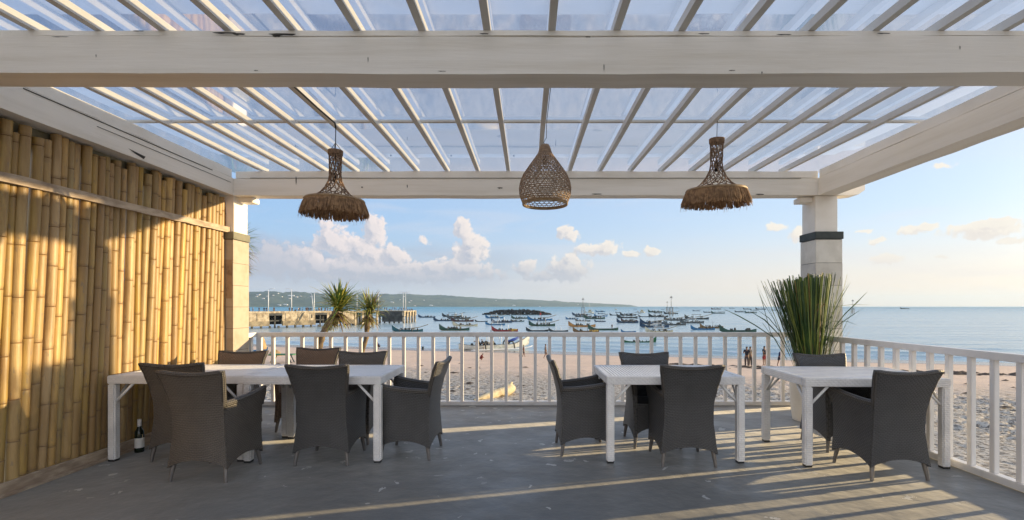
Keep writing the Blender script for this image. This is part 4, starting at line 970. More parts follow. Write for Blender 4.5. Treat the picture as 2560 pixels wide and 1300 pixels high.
def skinned(name, J, bones, rad, H, m, parent, sub=1):
    names = []
    for a, b in bones:
        for q_ in (a, b):
            if q_ not in names: names.append(q_)
    me = bpy.data.meshes.new(name); me.from_pydata([tuple(c*H for c in J[q_]) for q_ in names], [(names.index(a), names.index(b)) for a, b in bones], [])
    o = bpy.data.objects.new(name, me); COL.objects.link(o); md = o.modifiers.new('s', 'SKIN'); sv_ = me.skin_vertices[0].data
    for i, q_ in enumerate(names): sv_[i].radius = (rad[q_]*H,)*2; sv_[i].use_root = (i == 0)
    sb = o.modifiers.new('u', 'SUBSURF'); sb.levels = sub; sb.render_levels = sub
    dg = bpy.context.evaluated_depsgraph_get(); nm = bpy.data.meshes.new_from_object(o.evaluated_get(dg)); nm.name = name
    o.modifiers.clear(); o.data = nm; nm.materials.clear(); nm.materials.append(m); nm.polygons.foreach_set('use_smooth', [True]*len(nm.polygons)); o.parent = parent
    bpy.data.meshes.remove(me); return o
def person(label, loc, H, rot, pose=None, shirt=(.02,.02,.03), legs=(.05,.035,.03), bare=False, long=False, group=None, name='person', hat=None):
    J = dict(BASE); J.update(pose or {}); r = root(name, label, 'person', loc, rot, group)
    skinned('body', J, BONES, RAD, H, MT['skin'], r)
    if not bare:
        rd = {k_: v*1.16+.004 for k_, v in RAD.items()}; J2 = dict(J)
        for a, b, c_ in (('shl','ell','ml'), ('shr','elr','mr')): J2[c_] = tuple(J[a][i]*.35+J[b][i]*.65 for i in range(3)); rd[c_] = .036
        J2['hem'] = tuple(J['pelvis'][i]*.9+J['spine'][i]*.1-(.02 if i == 2 else 0) for i in range(3)); rd['hem'] = .088; J2['col'] = tuple(J['chest'][i]*.35+J['neck'][i]*.65 for i in range(3)); rd['col'] = .045
        skinned('shirt', J2, [('hem','spine'),('spine','chest'),('chest','col'),('chest','shl'),('shl','ml'),('chest','shr'),('shr','mr')], rd, H, cloth(shirt), r)
    rd = {k_: v*1.2+.006 for k_, v in RAD.items()}; J2 = dict(J); f_ = .95 if long else .92
    for a, b, c_ in ((('knl','anl','el') if long else ('hil','knl','el')), (('knr','anr','er') if long else ('hir','knr','er'))): J2[c_] = tuple(J[a][i]*(1-f_)+J[b][i]*f_ for i in range(3)); rd[c_] = .036 if long else .052
    J2['wst'] = tuple(J['pelvis'][i]*.7+J['spine'][i]*.3 for i in range(3)); rd['wst'] = .078
    b_ = [('pelvis','wst'),('pelvis','hil'),('pelvis','hir')]+([('hil','knl'),('knl','el'),('hir','knr'),('knr','er')] if long else [('hil','el'),('hir','er')])
    skinned('trousers' if long else 'shorts', J2, b_, rd, H, cloth(legs), r)
    c_, h_ = Vector(J['crown'])*H, Vector(J['head'])*H; mb = MB(); ax = (c_-h_).normalized()
    n = 8; x_ = ax.orthogonal().normalized(); y_ = ax.cross(x_); vs = []
    for i in range(5):
        t_ = i/4; rr_ = .056*H*math.cos(t_*math.pi/2*.96); ce = h_+ax*(.028+.052*math.sin(t_*math.pi/2))*H+Vector((0, -.008*H, 0)); vs += [ce+(x_*math.cos(2*math.pi*k/n)+y_*math.sin(2*math.pi*k/n))*rr_ for k in range(n)]
    mb.add(vs, [(i*n+k, i*n+(k+1) % n, (i+1)*n+(k+1) % n, (i+1)*n+k) for i in range(4) for k in range(n)]+[tuple(range(4*n, 5*n)), tuple(range(n-1, -1, -1))]); mb.build('hair', MT['hair'], r, smooth=True)
    return r
def moved(names, d_):
    return {n_: tuple(BASE[n_][i]+d_[i] for i in range(3)) for n_ in names}
WALK = dict(knl=(-.06,.075,.29), anl=(-.06,.10,.05), tol=(-.06,.165,.03), knr=(.06,-.01,.28), anr=(.06,-.12,.07), tor=(.06,-.08,.015), ell=(-.135,-.05,.65), hal=(-.13,-.03,.53), fil=(-.13,.0,.48), elr=(.135,.02,.65), har=(.12,.09,.56), fir=(.12,.12,.53))
HOLD = dict(ell=(-.14,.02,.66), hal=(-.09,.14,.67), fil=(-.07,.17,.68), elr=(.14,.02,.66), har=(.09,.14,.68), fir=(.07,.17,.69))
BEND = dict(spine=(0,.06,.60), chest=(0,.17,.64), neck=(0,.26,.66), head=(0,.31,.66), crown=(0,.37,.66), shl=(-.10,.20,.63), shr=(.10,.20,.63), ell=(-.12,.24,.50), elr=(.12,.24,.50), hal=(-.10,.28,.38), har=(.10,.28,.38), fil=(-.1,.29,.33), fir=(.1,.29,.33), pelvis=(0,-.03,.53), hil=(-.055,-.03,.50), hir=(.055,-.03,.50))
CROUCH = dict(pelvis=(0,-.08,.17), hil=(-.06,-.07,.17), hir=(.06,-.07,.17), knl=(-.10,.12,.27), knr=(.10,.12,.27), anl=(-.08,.0,.045), anr=(.08,.0,.045), tol=(-.09,.07,.015), tor=(.09,.07,.015), spine=(0,-.04,.26), chest=(0,.03,.36), neck=(0,.08,.43), head=(0,.12,.47), crown=(0,.15,.52), shl=(-.10,.05,.39), shr=(.10,.05,.39), ell=(-.13,.12,.28), elr=(.13,.12,.28), hal=(-.07,.20,.22), har=(.07,.20,.22), fil=(-.04,.22,.18), fir=(.04,.22,.18))
LEANF = dict(anl=(-.06,-.10,.045), tol=(-.06,-.03,.015), knl=(-.06,-.02,.29), anr=(.06,.10,.045), tor=(.06,.17,.015), knr=(.06,.10,.29), spine=(0,.03,.62), chest=(0,.08,.73), neck=(0,.12,.82), head=(0,.14,.875), crown=(0,.15,.94), shl=(-.10,.09,.78), shr=(.10,.09,.78), ell=(-.12,.16,.68), elr=(.12,.16,.68), hal=(-.10,.27,.67), har=(.10,.27,.67), fil=(-.1,.31,.67), fir=(.1,.31,.67))
def G(px, py):        # point of the beach seen there
    for i in range(3000):
        Y = 8+i*.05; z = EYE-(py-HY)/F*Y
        if z <= sand_base((px-CX)/F*Y, Y): return Vector(((px-CX)/F*Y, Y, z+.0))
    return Vector(((px-CX)/F*76, 76, SEA))
def foot(px, py): p = G(px, py); return p, p.y/F
p, k = foot(1867, 918); person('man in a dark shirt and brown trousers standing on the beach, his back to us', p, 53*k, R(-20), HOLD, (.012,.012,.022), (.075,.05,.045), long=True)
p, k = foot(1873, 917); person('person half hidden beside the man in brown trousers, holding something up', p+Vector((.25,.35,0)), 51*k, R(-60), HOLD, (.30,.24,.16), (.06,.045,.035), long=True)
p, k = foot(1911, 914); person('boy in a navy shirt and red shorts standing on the beach', p, 50*k, R(25), dict(hal=(-.06,-.07,.66), har=(.06,-.07,.66), fil=(-.03,-.09,.68), fir=(.03,-.09,.68), ell=(-.15,-.05,.66), elr=(.15,-.05,.66)), (.010,.013,.035), (.26,.015,.02))
p, k = foot(1949, 916); person('person in navy leaning over, partly behind the potted reeds', p, 45*k, R(-80), LEANF, (.010,.012,.05), (.02,.02,.04))
p, k = foot(1302, 892); person('taller of the two walkers by the white boat, in dark clothes', p, 37*k, R(-95), WALK, (.025,.02,.02), (.09,.05,.035))
p, k = foot(1309, 893); person('shorter of the two walkers, bare legged, in a brown top', p, 31*k, R(-80), WALK, (.16,.07,.05), (.06,.03,.03))
p, k = foot(1203, 901); person('person crouching on the sand in maroon clothes', p, 32*k, R(-70), CROUCH, (.20,.015,.015), (.16,.012,.015))
p, k = foot(1364, 897); person('person in a grey shirt and checked shorts behind the tilted armchair', p, 38*k, R(-100), WALK, (.17,.16,.16), (.14,.10,.09))
p, k = foot(1197, 873.5); person('man bending low and pushing the white boat', p, 30*k, R(90), BEND, (.015,.018,.02), (.02,.02,.025))
p, k = foot(1208, 874); person('slim man leaning against the hull of the white boat', p, 27*k, R(70), LEANF, (.02,.02,.02), (.02,.015,.015))
p, k = foot(947, 871); person('person in blue sitting low on the sand near the water', p, 30*k, R(100), CROUCH, (.02,.06,.20), (.015,.02,.03))
# ================================================================== boats
def boat_mat(name, c): return mat(name, c, tuple(x*.6 for x in c), 1.2, .55, lo=.4, hi=.7, detail=4)
HC = {'blue': (.04,.18,.36), 'navy': (.025,.065,.13), 'dark': (.040,.055,.060), 'green': (.03,.085,.06), 'bright green': (.015,.13,.045), 'grey': (.11,.13,.14), 'tan': (.22,.13,.055), 'orange': (.50,.24,.07), 'red': (.32,.035,.03), 'maroon': (.09,.04,.045), 'white': (.72,.70,.62), 'cream': (.62,.56,.40), 'teal': (.025,.11,.13)}
HM = {k: boat_mat(k.replace(' ', '_')+'_hull', v) for k, v in HC.items()}
MT['spar'] = mat('bamboo_spar', (.33,.27,.17), (.22,.18,.12), 3, .6); MT['gear'] = mat('fishing_gear', (.03,.035,.035), (.10,.09,.07), 2.5, .8); MT['tarp'] = mat('pale_tarp', (.62,.62,.60), rough=.7)
MT['flag'] = mat('red_flag', (.55,.05,.04), rough=.7); MT['yellow'] = boat_mat('yellow_hull', (.62,.36,.06)); MT['blue_cover'] = boat_mat('blue_cover', (.02,.06,.30)); MT['white_spar'] = mat('white_spar', (.75,.74,.72), rough=.5)
def hull_mesh(mb, L, B=.05, D=.075, bow=.12, stern=.03, x0=-.5, x1=.5, inner=True):
    n = 20; sec = [(-1,1),(-.92,.55),(-.62,.15),(0,0),(.62,.15),(.92,.55),(1,1)]; vs = []
    for i in range(n+1):
        t_ = x0+(x1-x0)*i/n; u = t_/.5
        w = B*max(.06, (1-abs(u)**2.6))**.75; ks = -.028+(.055*max(0, -u-.55)**1.4/.3+.03*max(0, u-.6)/.4); sh = .040+bow*max(0, -u-.42)**1.7/.39+stern*max(0, u-.55)**1.6/.28
        xo = -.012*max(0, -u-.6)/.4
        for a, b in sec: vs.append(((t_+xo*b)*L, a*w*L, (ks+(sh-ks)*b)*L))
    m_ = len(sec); fs = [(i*m_+j, (i+1)*m_+j, (i+1)*m_+j+1, i*m_+j+1) for i in range(n) for j in range(m_-1)]
    o = len(vs)
    for i in range(n+1): a, b = vs[i*m_], vs[i*m_+m_-1]; dz = .018*L*(1 if 1 < i < n-1 else 0); vs += [(a[0], a[1]*.82, a[2]-dz*.0), (a[0], a[1]*.7, a[2]-dz), (b[0], b[1]*.7, b[2]-dz), (b[0], b[1]*.82, b[2])]
    for i in range(n):
        p_, q_ = o+4*i, o+4*i+4
        fs += [(i*m_, p_, q_, (i+1)*m_), (p_, p_+1, q_+1, q_), (p_+1, p_+2, q_+2, q_+1), (p_+2, p_+3, q_+3, q_+2), (p_+3, i*m_+m_-1, (i+1)*m_+m_-1, q_+3)]
    fs += [tuple(range(m_)), tuple(n*m_+j for j in range(m_-1, -1, -1))]
    mb.add(vs, fs)
def arm_pts(x, L, sy): return [(x*L, 0, .05*L), (x*L, sy*.07*L, .085*L), (x*L, sy*.14*L, .088*L), (x*L, sy*.195*L, .058*L), (x*L, sy*.215*L, -.002*L)]
NB = [0]
def jukung(label, px, py, wpx, hull='dark', rot=None, flip=False, gear='', loc=None, group=None, near=None, two=None):
    """outrigger fishing boat; gear letters: c canopy, m mast, p white posts, s long stern spar, g heap of gear, t tarp, f flag, e tall end boom, n no outriggers"""
    NB[0] += 1; rb_ = random.Random(NB[0]*7+1); Y = (EYE-SEA)*F/(py-HY)
    if rot is None: rot = rb_.uniform(-.28, .28)
    L = wpx*Y/F/max(.75, math.cos(rot))*.94; lc_ = loc or Vector(((px-CX)/F*Y, Y, SEA)); r = root('outrigger_boat', label, 'boat', lc_, rot+(math.pi if flip else 0), group)
    near = (py > 799) if near is None else near
    hm = HM[hull]
    if near:
        mb = MB(); hull_mesh(mb, L); h = mb.build('hull', [hm, HM['dark']], r, smooth=True, autosmooth=35)
        mb = MB(); mb.tube([(t_*L, s_*.0485*L*max(.1, 1-abs(t_/.5)**2.6)**.75, (.042+(.12*max(0, -t_/.5-.42)**1.7/.39)+(.03*max(0, t_/.5-.55)**1.6/.28))*L) for s_ in (1,) for t_ in [i/10-.5 for i in range(11)]], .0035*L, 4); mb.build('gunwale', MT['white_spar'] if hull in ('blue', 'green', 'dark', 'teal', 'grey') and rb_.random() < .4 else HM['dark'], h, smooth=True)
        if 'n' not in gear:
            for sy in (-1, 1):
                mb = MB(); mb.tube([(t_*L, sy*.215*L, (-.004+.05*max(0, -t_-.30)**1.5/.1)*L) for t_ in (-.46, -.40, -.33, -.2, 0, .2, .36, .40)], [.003*L, .006*L]+[.009*L]*5+[.004*L], 6); mb.build('float', MT['white_spar'] if hull in ('white', 'cream', 'blue') else MT['spar'], r, smooth=True)
                for x in (-.2, .2): mb = MB(); mb.tube(arm_pts(x, L, sy), .010*L, 5); mb.build('outrigger_arm', MT['white_spar'] if hull == 'xx' else MT['gear'], r, smooth=True)
    else:
        mb = MB(); hull_mesh(mb, L)
        if 'n' not in gear:
            mb.cur = 1
            for sy in (-1, 1):
                mb.tube([(t_*L, sy*.215*L, 0) for t_ in (-.42, -.2, .1, .38)], .009*L, 4)
                for x in (-.2, .2): mb.tube(arm_pts(x, L, sy), .011*L, 4)
        mb.build('hull', [hm, MT['gear']], r, smooth=True, autosmooth=35)
    if 'n' not in gear: gear += rb_.choice(['', 's', 'm', 'c', 'sm', 'cs', 'p', 'mg', 'g'])
    def part(nm, fn, m_): q_ = MB(); fn(q_); return q_.build(nm, m_, r)
    if 'c' in gear:
        def f(q_):
            for x in (-.16, .14):
                for y_ in (-.04, .04): q_.tube([(x*L, y_*L, .04*L), (x*L, y_*L, .145*L)], .004*L, 4)
            q_.box(-.20*L, .18*L, -.055*L, .055*L, .145*L, .155*L)
        part('canopy', f, MT['tarp'] if 'C' in gear or rb_.random() < .3 else MT['gear'])
    if 'g' in gear or rb_.random() < .6:
        for _ in range(11 if not near else 8):
            def f(q_):
                x, y_, s_ = rb_.uniform(-.22, .33)*L, rb_.uniform(-.02, .02)*L, rb_.uniform(.014, .036)*L
                q_.lathe([(s_*.9, 0), (s_, s_*.8), (s_*.6, s_*1.7), (.01, s_*1.9)], 6, (x, y_, .034*L))
            part('gear', f, MT['gear'])
    if 'm' in gear: part('mast', lambda q_: q_.tube([(.05*L, 0, .02*L), (.055*L, 0, .24*L)], [.008*L, .005*L], 5), MT['gear'])
    if 'p' in gear:
        part('posts', lambda q_: [q_.tube([(x*L, 0, .03*L), (x*L, 0, .19*L)], .009*L, 5) for x in (-.12, .13)], MT['white_spar'])
    if 's' in gear: part('spar', lambda q_: q_.tube([(-.05*L, .02*L, .07*L), (.35*L, .03*L, .10*L), (.66*L, .04*L, .17*L)], .009*L, 5), MT['spar'] if rb_.random() < .5 else MT['gear'])
    if 't' in gear: part('cover', lambda q_: q_.tube([(-.16*L, 0, .055*L), (-.02*L, 0, .085*L), (.24*L, 0, .11*L)], [.012*L, .026*L, .012*L], 6), MT['tarp'])
    if 'f' in gear: part('flag', lambda q_: (q_.tube([(.0, 0, .03*L), (0, 0, .23*L)], .004*L, 4), q_.box(-.003*L, .045*L, -.003*L, .003*L, .17*L, .23*L)), MT['flag'])
    if two: 
        part('stern_panel', lambda q_: q_.tube([(.12*L, 0, .026*L), (.3*L, 0, .03*L), (.46*L, 0, .05*L)], [.042*L, .046*L, .022*L], 8), two)
    r.scale = (1, 1, 1.35); return r, L
J_ = jukung
# nearer boats, left to right
J_('blue outrigger boat loaded with gear in front of the end of the pier', 1019, 829, 82, 'teal', .0, gear='gsm')
J_('dark green outrigger boat nearest the railing between the pier and the red boat', 1136, 826, 80, 'green', .03, gear='g')
J_('cream hulled outrigger boat with a black bow just behind the dark green one', 1163, 815.5, 66, 'cream', .05, gear='g')
J_('red and yellow outrigger boat with two white posts', 1262, 828.5, 70, 'red', .0, gear='pg', two=MT['yellow'])
J_('long black boat lying right of the red and yellow one', 1343, 828.5, 60, 'dark', .0, gear='n')
J_('second long black boat of the pair, on the right', 1396, 829, 52, 'dark', .0, gear='np')
J_('dark green loaded outrigger boat right below the breakwater', 1355, 815, 70, 'green', .04, gear='gpc')
J_('orange and tan outrigger boat with a white framed shelter', 1455, 817, 72, 'orange', .0, gear='gcC')
J_('brown and orange outrigger boat with a white prow beside the railing', 1465, 831, 70, 'tan', .0, gear='g', two=MT['yellow'])
r_, L_ = J_('long dark green boat with a fisherman standing on its stern', 1508, 825.5, 80, 'green', .0, gear='n')
J_('cream outrigger boat with a dark bow and brown crates close to the railing', 1648, 831, 74, 'cream', .02, gear='gps')
J_('dark outrigger boat under a folded white cover', 1636, 818.5, 78, 'navy', .0, gear='t')
J_('dark blue outrigger boat behind the one with the white cover', 1634, 810, 74, 'navy', .06, gear='ms')
J_('brown low boat left of the large dark ones near the tall marker', 1687, 813, 60, 'grey', .0, gear='g')
J_('broad grey outrigger boat with white patches right of the tall marker', 1730, 808, 64, 'grey', .0, gear='gce')
J_('dark outrigger boat with a high boom over its deck', 1742, 798, 62, 'dark', -.1, gear='cs')
J_('blue bowed boat lying against the tan one near the reeds', 1757, 824.5, 62, 'blue', -.1, gear='n')
J_('tan outrigger boat with a thin mast right of the blue bowed one', 1779, 820.5, 62, 'tan', .0, gear='gm')
J_('long low dark green boat nearest the potted reeds', 1845, 831, 98, 'green', .0, gear='n')
J_('bright green boat seen through the railing close to the shore', 1600, 858, 86, 'bright green', .0, gear='n', flip=True)
J_('low blue ended canoe just above the railing in the middle', 1571, 830.5, 40, 'blue', .0, gear='n')
# middle distance
J_('low dark boat just past the end of the pier', 1067, 794, 46, 'navy', .0, gear='n')
J_('dark outrigger boat with a roof, farthest left of the first cluster', 1130, 792, 52, 'dark', .05, gear='cs')
J_('long dark boat on the left edge of the first cluster', 1108, 802.5, 52, 'navy', .0, gear='n')
J_('grey green outrigger boat in the thick of the first cluster', 1147, 797, 62, 'grey', .1, gear='gcp')
J_('pinkish grey outrigger boat at the front of the first cluster', 1156, 804, 60, 'maroon', .08, gear='gs')
J_('low black boat between the first cluster and the breakwater', 1203, 804.5, 34, 'dark', .0, gear='n')
J_('blue and grey outrigger boat at the left foot of the breakwater', 1236, 795.5, 48, 'blue', .0, gear='cs')
J_('dark blue boat with a raised bow in front of the breakwater', 1254, 806.5, 56, 'navy', .0, gear='g')
J_('slate blue low boat with a white pole, left of the loaded green boat', 1238, 813, 52, 'blue', .05, gear='p')
J_('small navy boat in front of the middle of the breakwater', 1275, 804.5, 36, 'navy', .0)
J_('dark green boat close under the breakwater', 1299, 796.5, 44, 'green', .0, gear='gm')
J_('teal boat tied beside the small navy one', 1294, 804, 36, 'teal', .1, gear='m')
J_('blue outrigger boat flying a red flag by the breakwater', 1350, 801.5, 66, 'blue', .0, gear='fgs')
J_('blue outrigger boat left of the first marker', 1430, 798, 34, 'blue', .0, gear='g')
J_('dark flat boat at the foot of the first marker', 1450, 788, 42, 'navy', .0, gear='g', near=False)
J_('grey boat in front of the first marker', 1458, 792.5, 46, 'grey', .1, gear='s')
J_('dark grey boat with a net heap below the first marker', 1457, 803.5, 40, 'grey', .0, gear='gp')
J_('dark green outrigger boat with a long spar right of the first marker', 1486, 797, 56, 'green', .0, gear='s')
J_('dark boat carrying a standing man, left of the open water gap', 1500, 804.5, 30, 'navy', .0, gear='gm')
J_('blue boat low in the water right of the first marker', 1502, 791, 36, 'blue', .0, gear='n')
J_('maroon outrigger boat in the second cluster', 1573, 803.5, 44, 'maroon', .0, gear='gc')
J_('long slate boat at the front of the second cluster', 1569, 807.5, 58, 'navy', .0)
J_('green outrigger boat at the back of the second cluster', 1570, 788.5, 42, 'dark', .0, gear='gm', near=False)
J_('dark outrigger boat in the middle of the second cluster', 1568, 795, 56, 'dark', .05, gear='s', near=False)
J_('thin black boat alone left of the second cluster', 1539, 788.5, 32, 'dark', .0, gear='nm', near=False)
J_('low black boat between the second cluster and the tall marker', 1611, 792.5, 32, 'dark', .0, gear='n', near=False)
J_('dark outrigger boat left of the tall marker', 1646, 792.5, 52, 'dark', .0, gear='gm', near=False)
J_('grey outrigger boat crossing the foot of the tall marker', 1687, 801, 58, 'grey', .0, gear='gs')
J_('dark boat just right of the tall marker', 1677, 785, 38, 'dark', .0, gear='c', near=False)
FAR = 'far outrigger boats near the horizon'
for px, py, w, hc, gr in ((1638,780.8,38,'green','g'),(1645,783,24,'grey','c'),(1741,777.8,20,'navy','m'),(1769,781.5,22,'dark','g'),(1795,783.8,36,'green','m'),(1790,773.5,26,'maroon','c'),(1849,780.5,26,'dark','m'),(1877,782.8,32,'green','g'),(1902,773.8,28,'dark','m'),(1588,773.2,9,'navy','m'),(1657,774,10,'navy','m'),(1830,771.5,14,'dark','m'),(1868,773.5,22,'dark','n'),(2262,772.5,24,'dark','n'),(1501,779.8,26,'blue','m'),(1504,785,20,'navy','n'),(1693,770.4,8,'dark','m'),(1936,776,16,'dark','g'),(1884,776,18,'grey','n'),(1546,782,16,'dark','n')):
    J_('tiny dark outrigger boat far out towards the horizon', px, py, w, hc, .0, gear=gr, near=False, group=FAR)
def cabin_boat(label, px, py, wpx, mastpx, name='fishing_boat', flip=False):
    Y = (EYE-SEA)*F/(py-HY); L = wpx*Y/F; r = root(name, label, 'boat', ((px-CX)/F*Y, Y, SEA), math.pi if flip else 0); k_ = Y/F
    mb = MB(); hull_mesh(mb, L, .15, .1, .16, .06)
    for i, v in enumerate(mb.v): mb.v[i] = (v[0], v[1], v[2]*1.6)
    mb.build('hull', HM['white'], r, smooth=True, autosmooth=35)
    mb = MB(); mb.box(-.12*L, .30*L, -.10*L, .10*L, .05*L, .25*L); mb.box(-.05*L, .22*L, -.09*L, .09*L, .25*L, .40*L); c_ = mb.build('cabin', HM['cream'], r, bevel=.01*L)
    mb = MB(); [mb.box(x*L, (x+.05)*L, -.103*L, -.095*L, .29*L, .36*L) for x in (-.03, .05, .13)]; mb.build('window', HM['dark'], c_)
    if mastpx: mb = MB(); mb.tube([(0, 0, .35*L), (0, 0, mastpx*k_)], .012*L, 5); mb.tube([(0, 0, mastpx*k_*.8), (.45*L, 0, .3*L)], .006*L, 4); mb.build('mast', MT['white_spar'], r)
    return r
cabin_boat('white fishing boat with a cabin and mast right beside the first marker', 1473, 782.5, 21, 27)
cabin_boat('white boat with a yellowish cabin left of the tall marker', 1603, 782, 19, 14)
cabin_boat('tiny white motorboat far out in the middle', 1539, 775, 8, 5, 'motorboat')
cabin_boat('small white boat at the foot of the pier behind the yellowing palm', 858, 815, 14, 0, 'rowing_boat')
cabin_boat('smaller white boat at the pier foot, right of its twin', 873, 814.5, 9, 0, 'rowing_boat', True)
# the beached white outrigger boat
pb = G(1236, 874); k = pb.y/F
r_, L_ = jukung('white outrigger boat with a canopy being pushed off the beach', 1240, 873, 182, 'white', R(24), True, gear='', loc=Vector((pb.x, pb.y+1.0, pb.z+.42)), near=True)
mb = MB(); mb.box(-.10*L_, .30*L_, -.06*L_, .06*L_, .165*L_, .172*L_)
for x in (-.08, .1, .28):
    for y_ in (-.045, .045): mb.tube([(x*L_, y_*L_, .04*L_), (x*L_, y_*L_, .166*L_)], .0035*L_, 5)
mb.build('canopy', MT['white_spar'], r_); r_.scale = (1, 1, 1); r_.location.z = pb.z+.22
mb = MB(); mb.tube([(-.17*L_, 0, .075*L_), (-.27*L_, 0, .10*L_), (-.38*L_, 0, .145*L_)], [.012*L_, .022*L_, .008*L_], 6); mb.build('bow_cover', MT['blue_cover'], r_, smooth=True)
p, k = foot(1263, 866); person('person standing on the deck of the white boat', Vector((pb.x+27*pb.y/F, pb.y+2.0, pb.z+.25+.03*L_)), 22*pb.y/F, R(-90), LEANF, (.03,.03,.035), (.02,.02,.02))
Yb = (EYE-SEA)*F/(825.5-HY); person('fisherman standing on the stern of the long green boat', ((1530-CX)/F*Yb, Yb, SEA+.3), 13*Yb/F, 0., None, (.01,.01,.012), (.015,.015,.02))
# ================================================================== pier
MT['pier'] = mat('pier_concrete', (.50,.42,.30), (.20,.155,.10), .8, .85, .03, 2., lo=.35, hi=.68); MT['pier_base'] = mat('pier_stained', (.30,.25,.17), (.13,.11,.08), .5, .85); MT['pier_shaded'] = mat('pier_shaded', (.07,.075,.075), (.03,.032,.034), .6, .8)  # darkest tone: shade put into the concrete colour of head, recesses, rear piles
pier = root('pier', 'old concrete pier with openings and piles running out to a dark head, crowded with people', 'pier', (-85, 152, SEA))
pd = Vector((37.5, 46, 0)); PL = pd.length; pd.normalize(); pang = math.atan2(pd.y, pd.x); Mp = Matrix.Rotation(pang, 4, 'Z')
def pt_(px): r_ = (px-CX)/F; return ((r_*152+85)/(37.5-46*r_))*PL
ZT = 5.2
def pbox(mb, a, b, y0_, y1_, z0_, z1_): mb.box(a, b, y0_, y1_, z0_, z1_, Mp)
mb = MB(); pbox(mb, -30, pt_(948), 0, 8, ZT-.45, ZT); mb.build('deck', MT['pier'], pier)
mb = MB(); pbox(mb, -30, pt_(885), -.14, .3, ZT-.35, ZT+.28); pbox(mb, pt_(885), pt_(946), -.1, .25, ZT-.25, ZT+.12); mb.build('coping', MT['pier'], pier)
a = -30.
for b, c_ in ((673, 706), (788, 818), (848, 856), (885, 885)):
    mb = MB(); pbox(mb, a, pt_(b), 0, .4, 1.5, ZT-.36); mb.cur = 1; pbox(mb, a, pt_(b), -.28, .4, .75, 2.3)
    # pilasters and rail stubs
    mb.cur = 0; x = a+1
    while x < pt_(b)-.5: pbox(mb, x, x+.28, -.12, 0, 2.3, ZT-.36); x += 4.1
    mb.build('wall_panel', [MT['pier'], MT['pier_base']], pier); a = pt_(c_)
mb = MB(); pbox(mb, -30, pt_(885), 6.6, 7, 1.0, ZT-.5); mb.build('back_wall', MT['pier_shaded'], pier)
for b, c_ in ((673, 706), (788, 818)):
    mb = MB(); pbox(mb, pt_(b), pt_(c_), -.05, .3, ZT-1.1, ZT-.36); pbox(mb, (pt_(b)+pt_(c_))/2-.2, (pt_(b)+pt_(c_))/2+.2, .6, 1.0, -1, ZT-1.1); pbox(mb, pt_(b), pt_(c_), .6, .9, 2.2, 2.6); mb.build('opening_frame', MT['pier_shaded'], pier)
mb = MB(); pbox(mb, pt_(775), pt_(781), -.02, .02, 3.0, 4.3); mb.build('window', MT['dark'], pier)
mb = MB(); mb.add([tuple(Mp @ Vector(q)) for q in ((pt_(737), -.03, .8), (pt_(744), -.03, .8), (pt_(762), -.03, ZT), (pt_(757), -.03, ZT))], [(0,1,2,3)])
mb.add([tuple(Mp @ Vector(q)) for q in ((pt_(737), -.6, .8), (pt_(739), -.6, .8), (pt_(760), -.6, ZT), (pt_(758), -.6, ZT), (pt_(737), .0, .8), (pt_(739), .0, .8), (pt_(760), .0, ZT), (pt_(758), .0, ZT))], [(0,1,2,3),(7,6,5,4),(0,4,5,1),(3,2,6,7)]); mb.build('stair', MT['pier_shaded'], pier)
x = -29
while x < pt_(885):
    mb = MB(); pbox(mb, x, x+.55, .0, .45, -1.5, .76); mb.build('pile', MT['pier_shaded'], pier); x += 2.7
x = pt_(888)
while x < pt_(944):
    for y_ in (.3, 4, 7.2): mb = MB(); pbox(mb, x, x+.7, y_, y_+.6, -1.5, ZT-.4); mb.build('pile', MT['pier_shaded'] if y_ > 1 else MT['pier'], pier)
    x += 3.1
# head of the pier, built square to the shore
hx0, hx1, hy0, hy1 = -62.7+85, -51.8+85, 202-152, 223-152
mb = MB(); mb.box(hx0-2, hx1, hy0, hy1, ZT-.5, ZT); hd = mb.build('head_deck', MT['pier'], pier)
mb = MB(); mb.box(hx0, hx1-.05, hy0-.1, hy0+.25, 2.7, ZT-.1); mb.box(hx0+1.6, hx1-.4, hy0+.3, hy0+.6, .6, 2.7); mb.build('head_wall', MT['pier_shaded'], pier)
for i in range(6): x = hx0+.3+i*2; mb = MB(); mb.box(x, x+.6, hy0+.4, hy0+1, -1.5, 2.8); mb.build('pile', MT['pier_shaded'], pier)
for i, y_ in enumerate((hy0, hy0+5, hy0+10, hy0+15, hy0+20)):
    mb = MB(); mb.box(hx1-.6, hx1+.15, y_, y_+.7, -1.5, ZT-.4); mb.build('pile', MT['pier'], pier)
    mb = MB(); mb.box(hx1-.7, hx1+.25, y_-.3, y_+1.6, ZT-2.2-.5*(i % 2), ZT-.02); mb.build('fender', MT['pier'], pier)
# lamps of the pier
MT['lamp_post'] = mat('pale_lamp_post', (.62,.64,.66), rough=.4)
def pier_lamp(px, top, label, arms, lean=0., head=False):
    t_ = pt_(px) if not head else None; P0 = Mp @ Vector((t_, 1.2, 0)) if not head else None
    X_, Y_ = (P0.x-85, P0.y+152) if not head else ((px-CX)/F*206, 206); zb = SEA+ZT; zt = EYE+(HY-top)/F*Y_; h = zt-zb
    r = root('pier_lamp', label, 'street lamp', (X_, Y_, zb), 0, 'lamp posts along the pier')
    mb = MB(); mb.tube([(0, 0, 0), (lean*h, 0, h)], [.16, .09], 7); mb.build('post', MT['lamp_post'], r, smooth=True)
    for s_ in arms: mb = MB(); mb.tube([(lean*h, 0, h-.05), (lean*h+s_*.7, 0, h+.22), (lean*h+s_*1.5, 0, h+.34)], .11, 5); mb.box(lean*h+s_*1.5-.4, lean*h+s_*1.5+.4, -.13, .13, h+.28, h+.38); mb.build('lamp_arm', MT['lamp_post'], r)
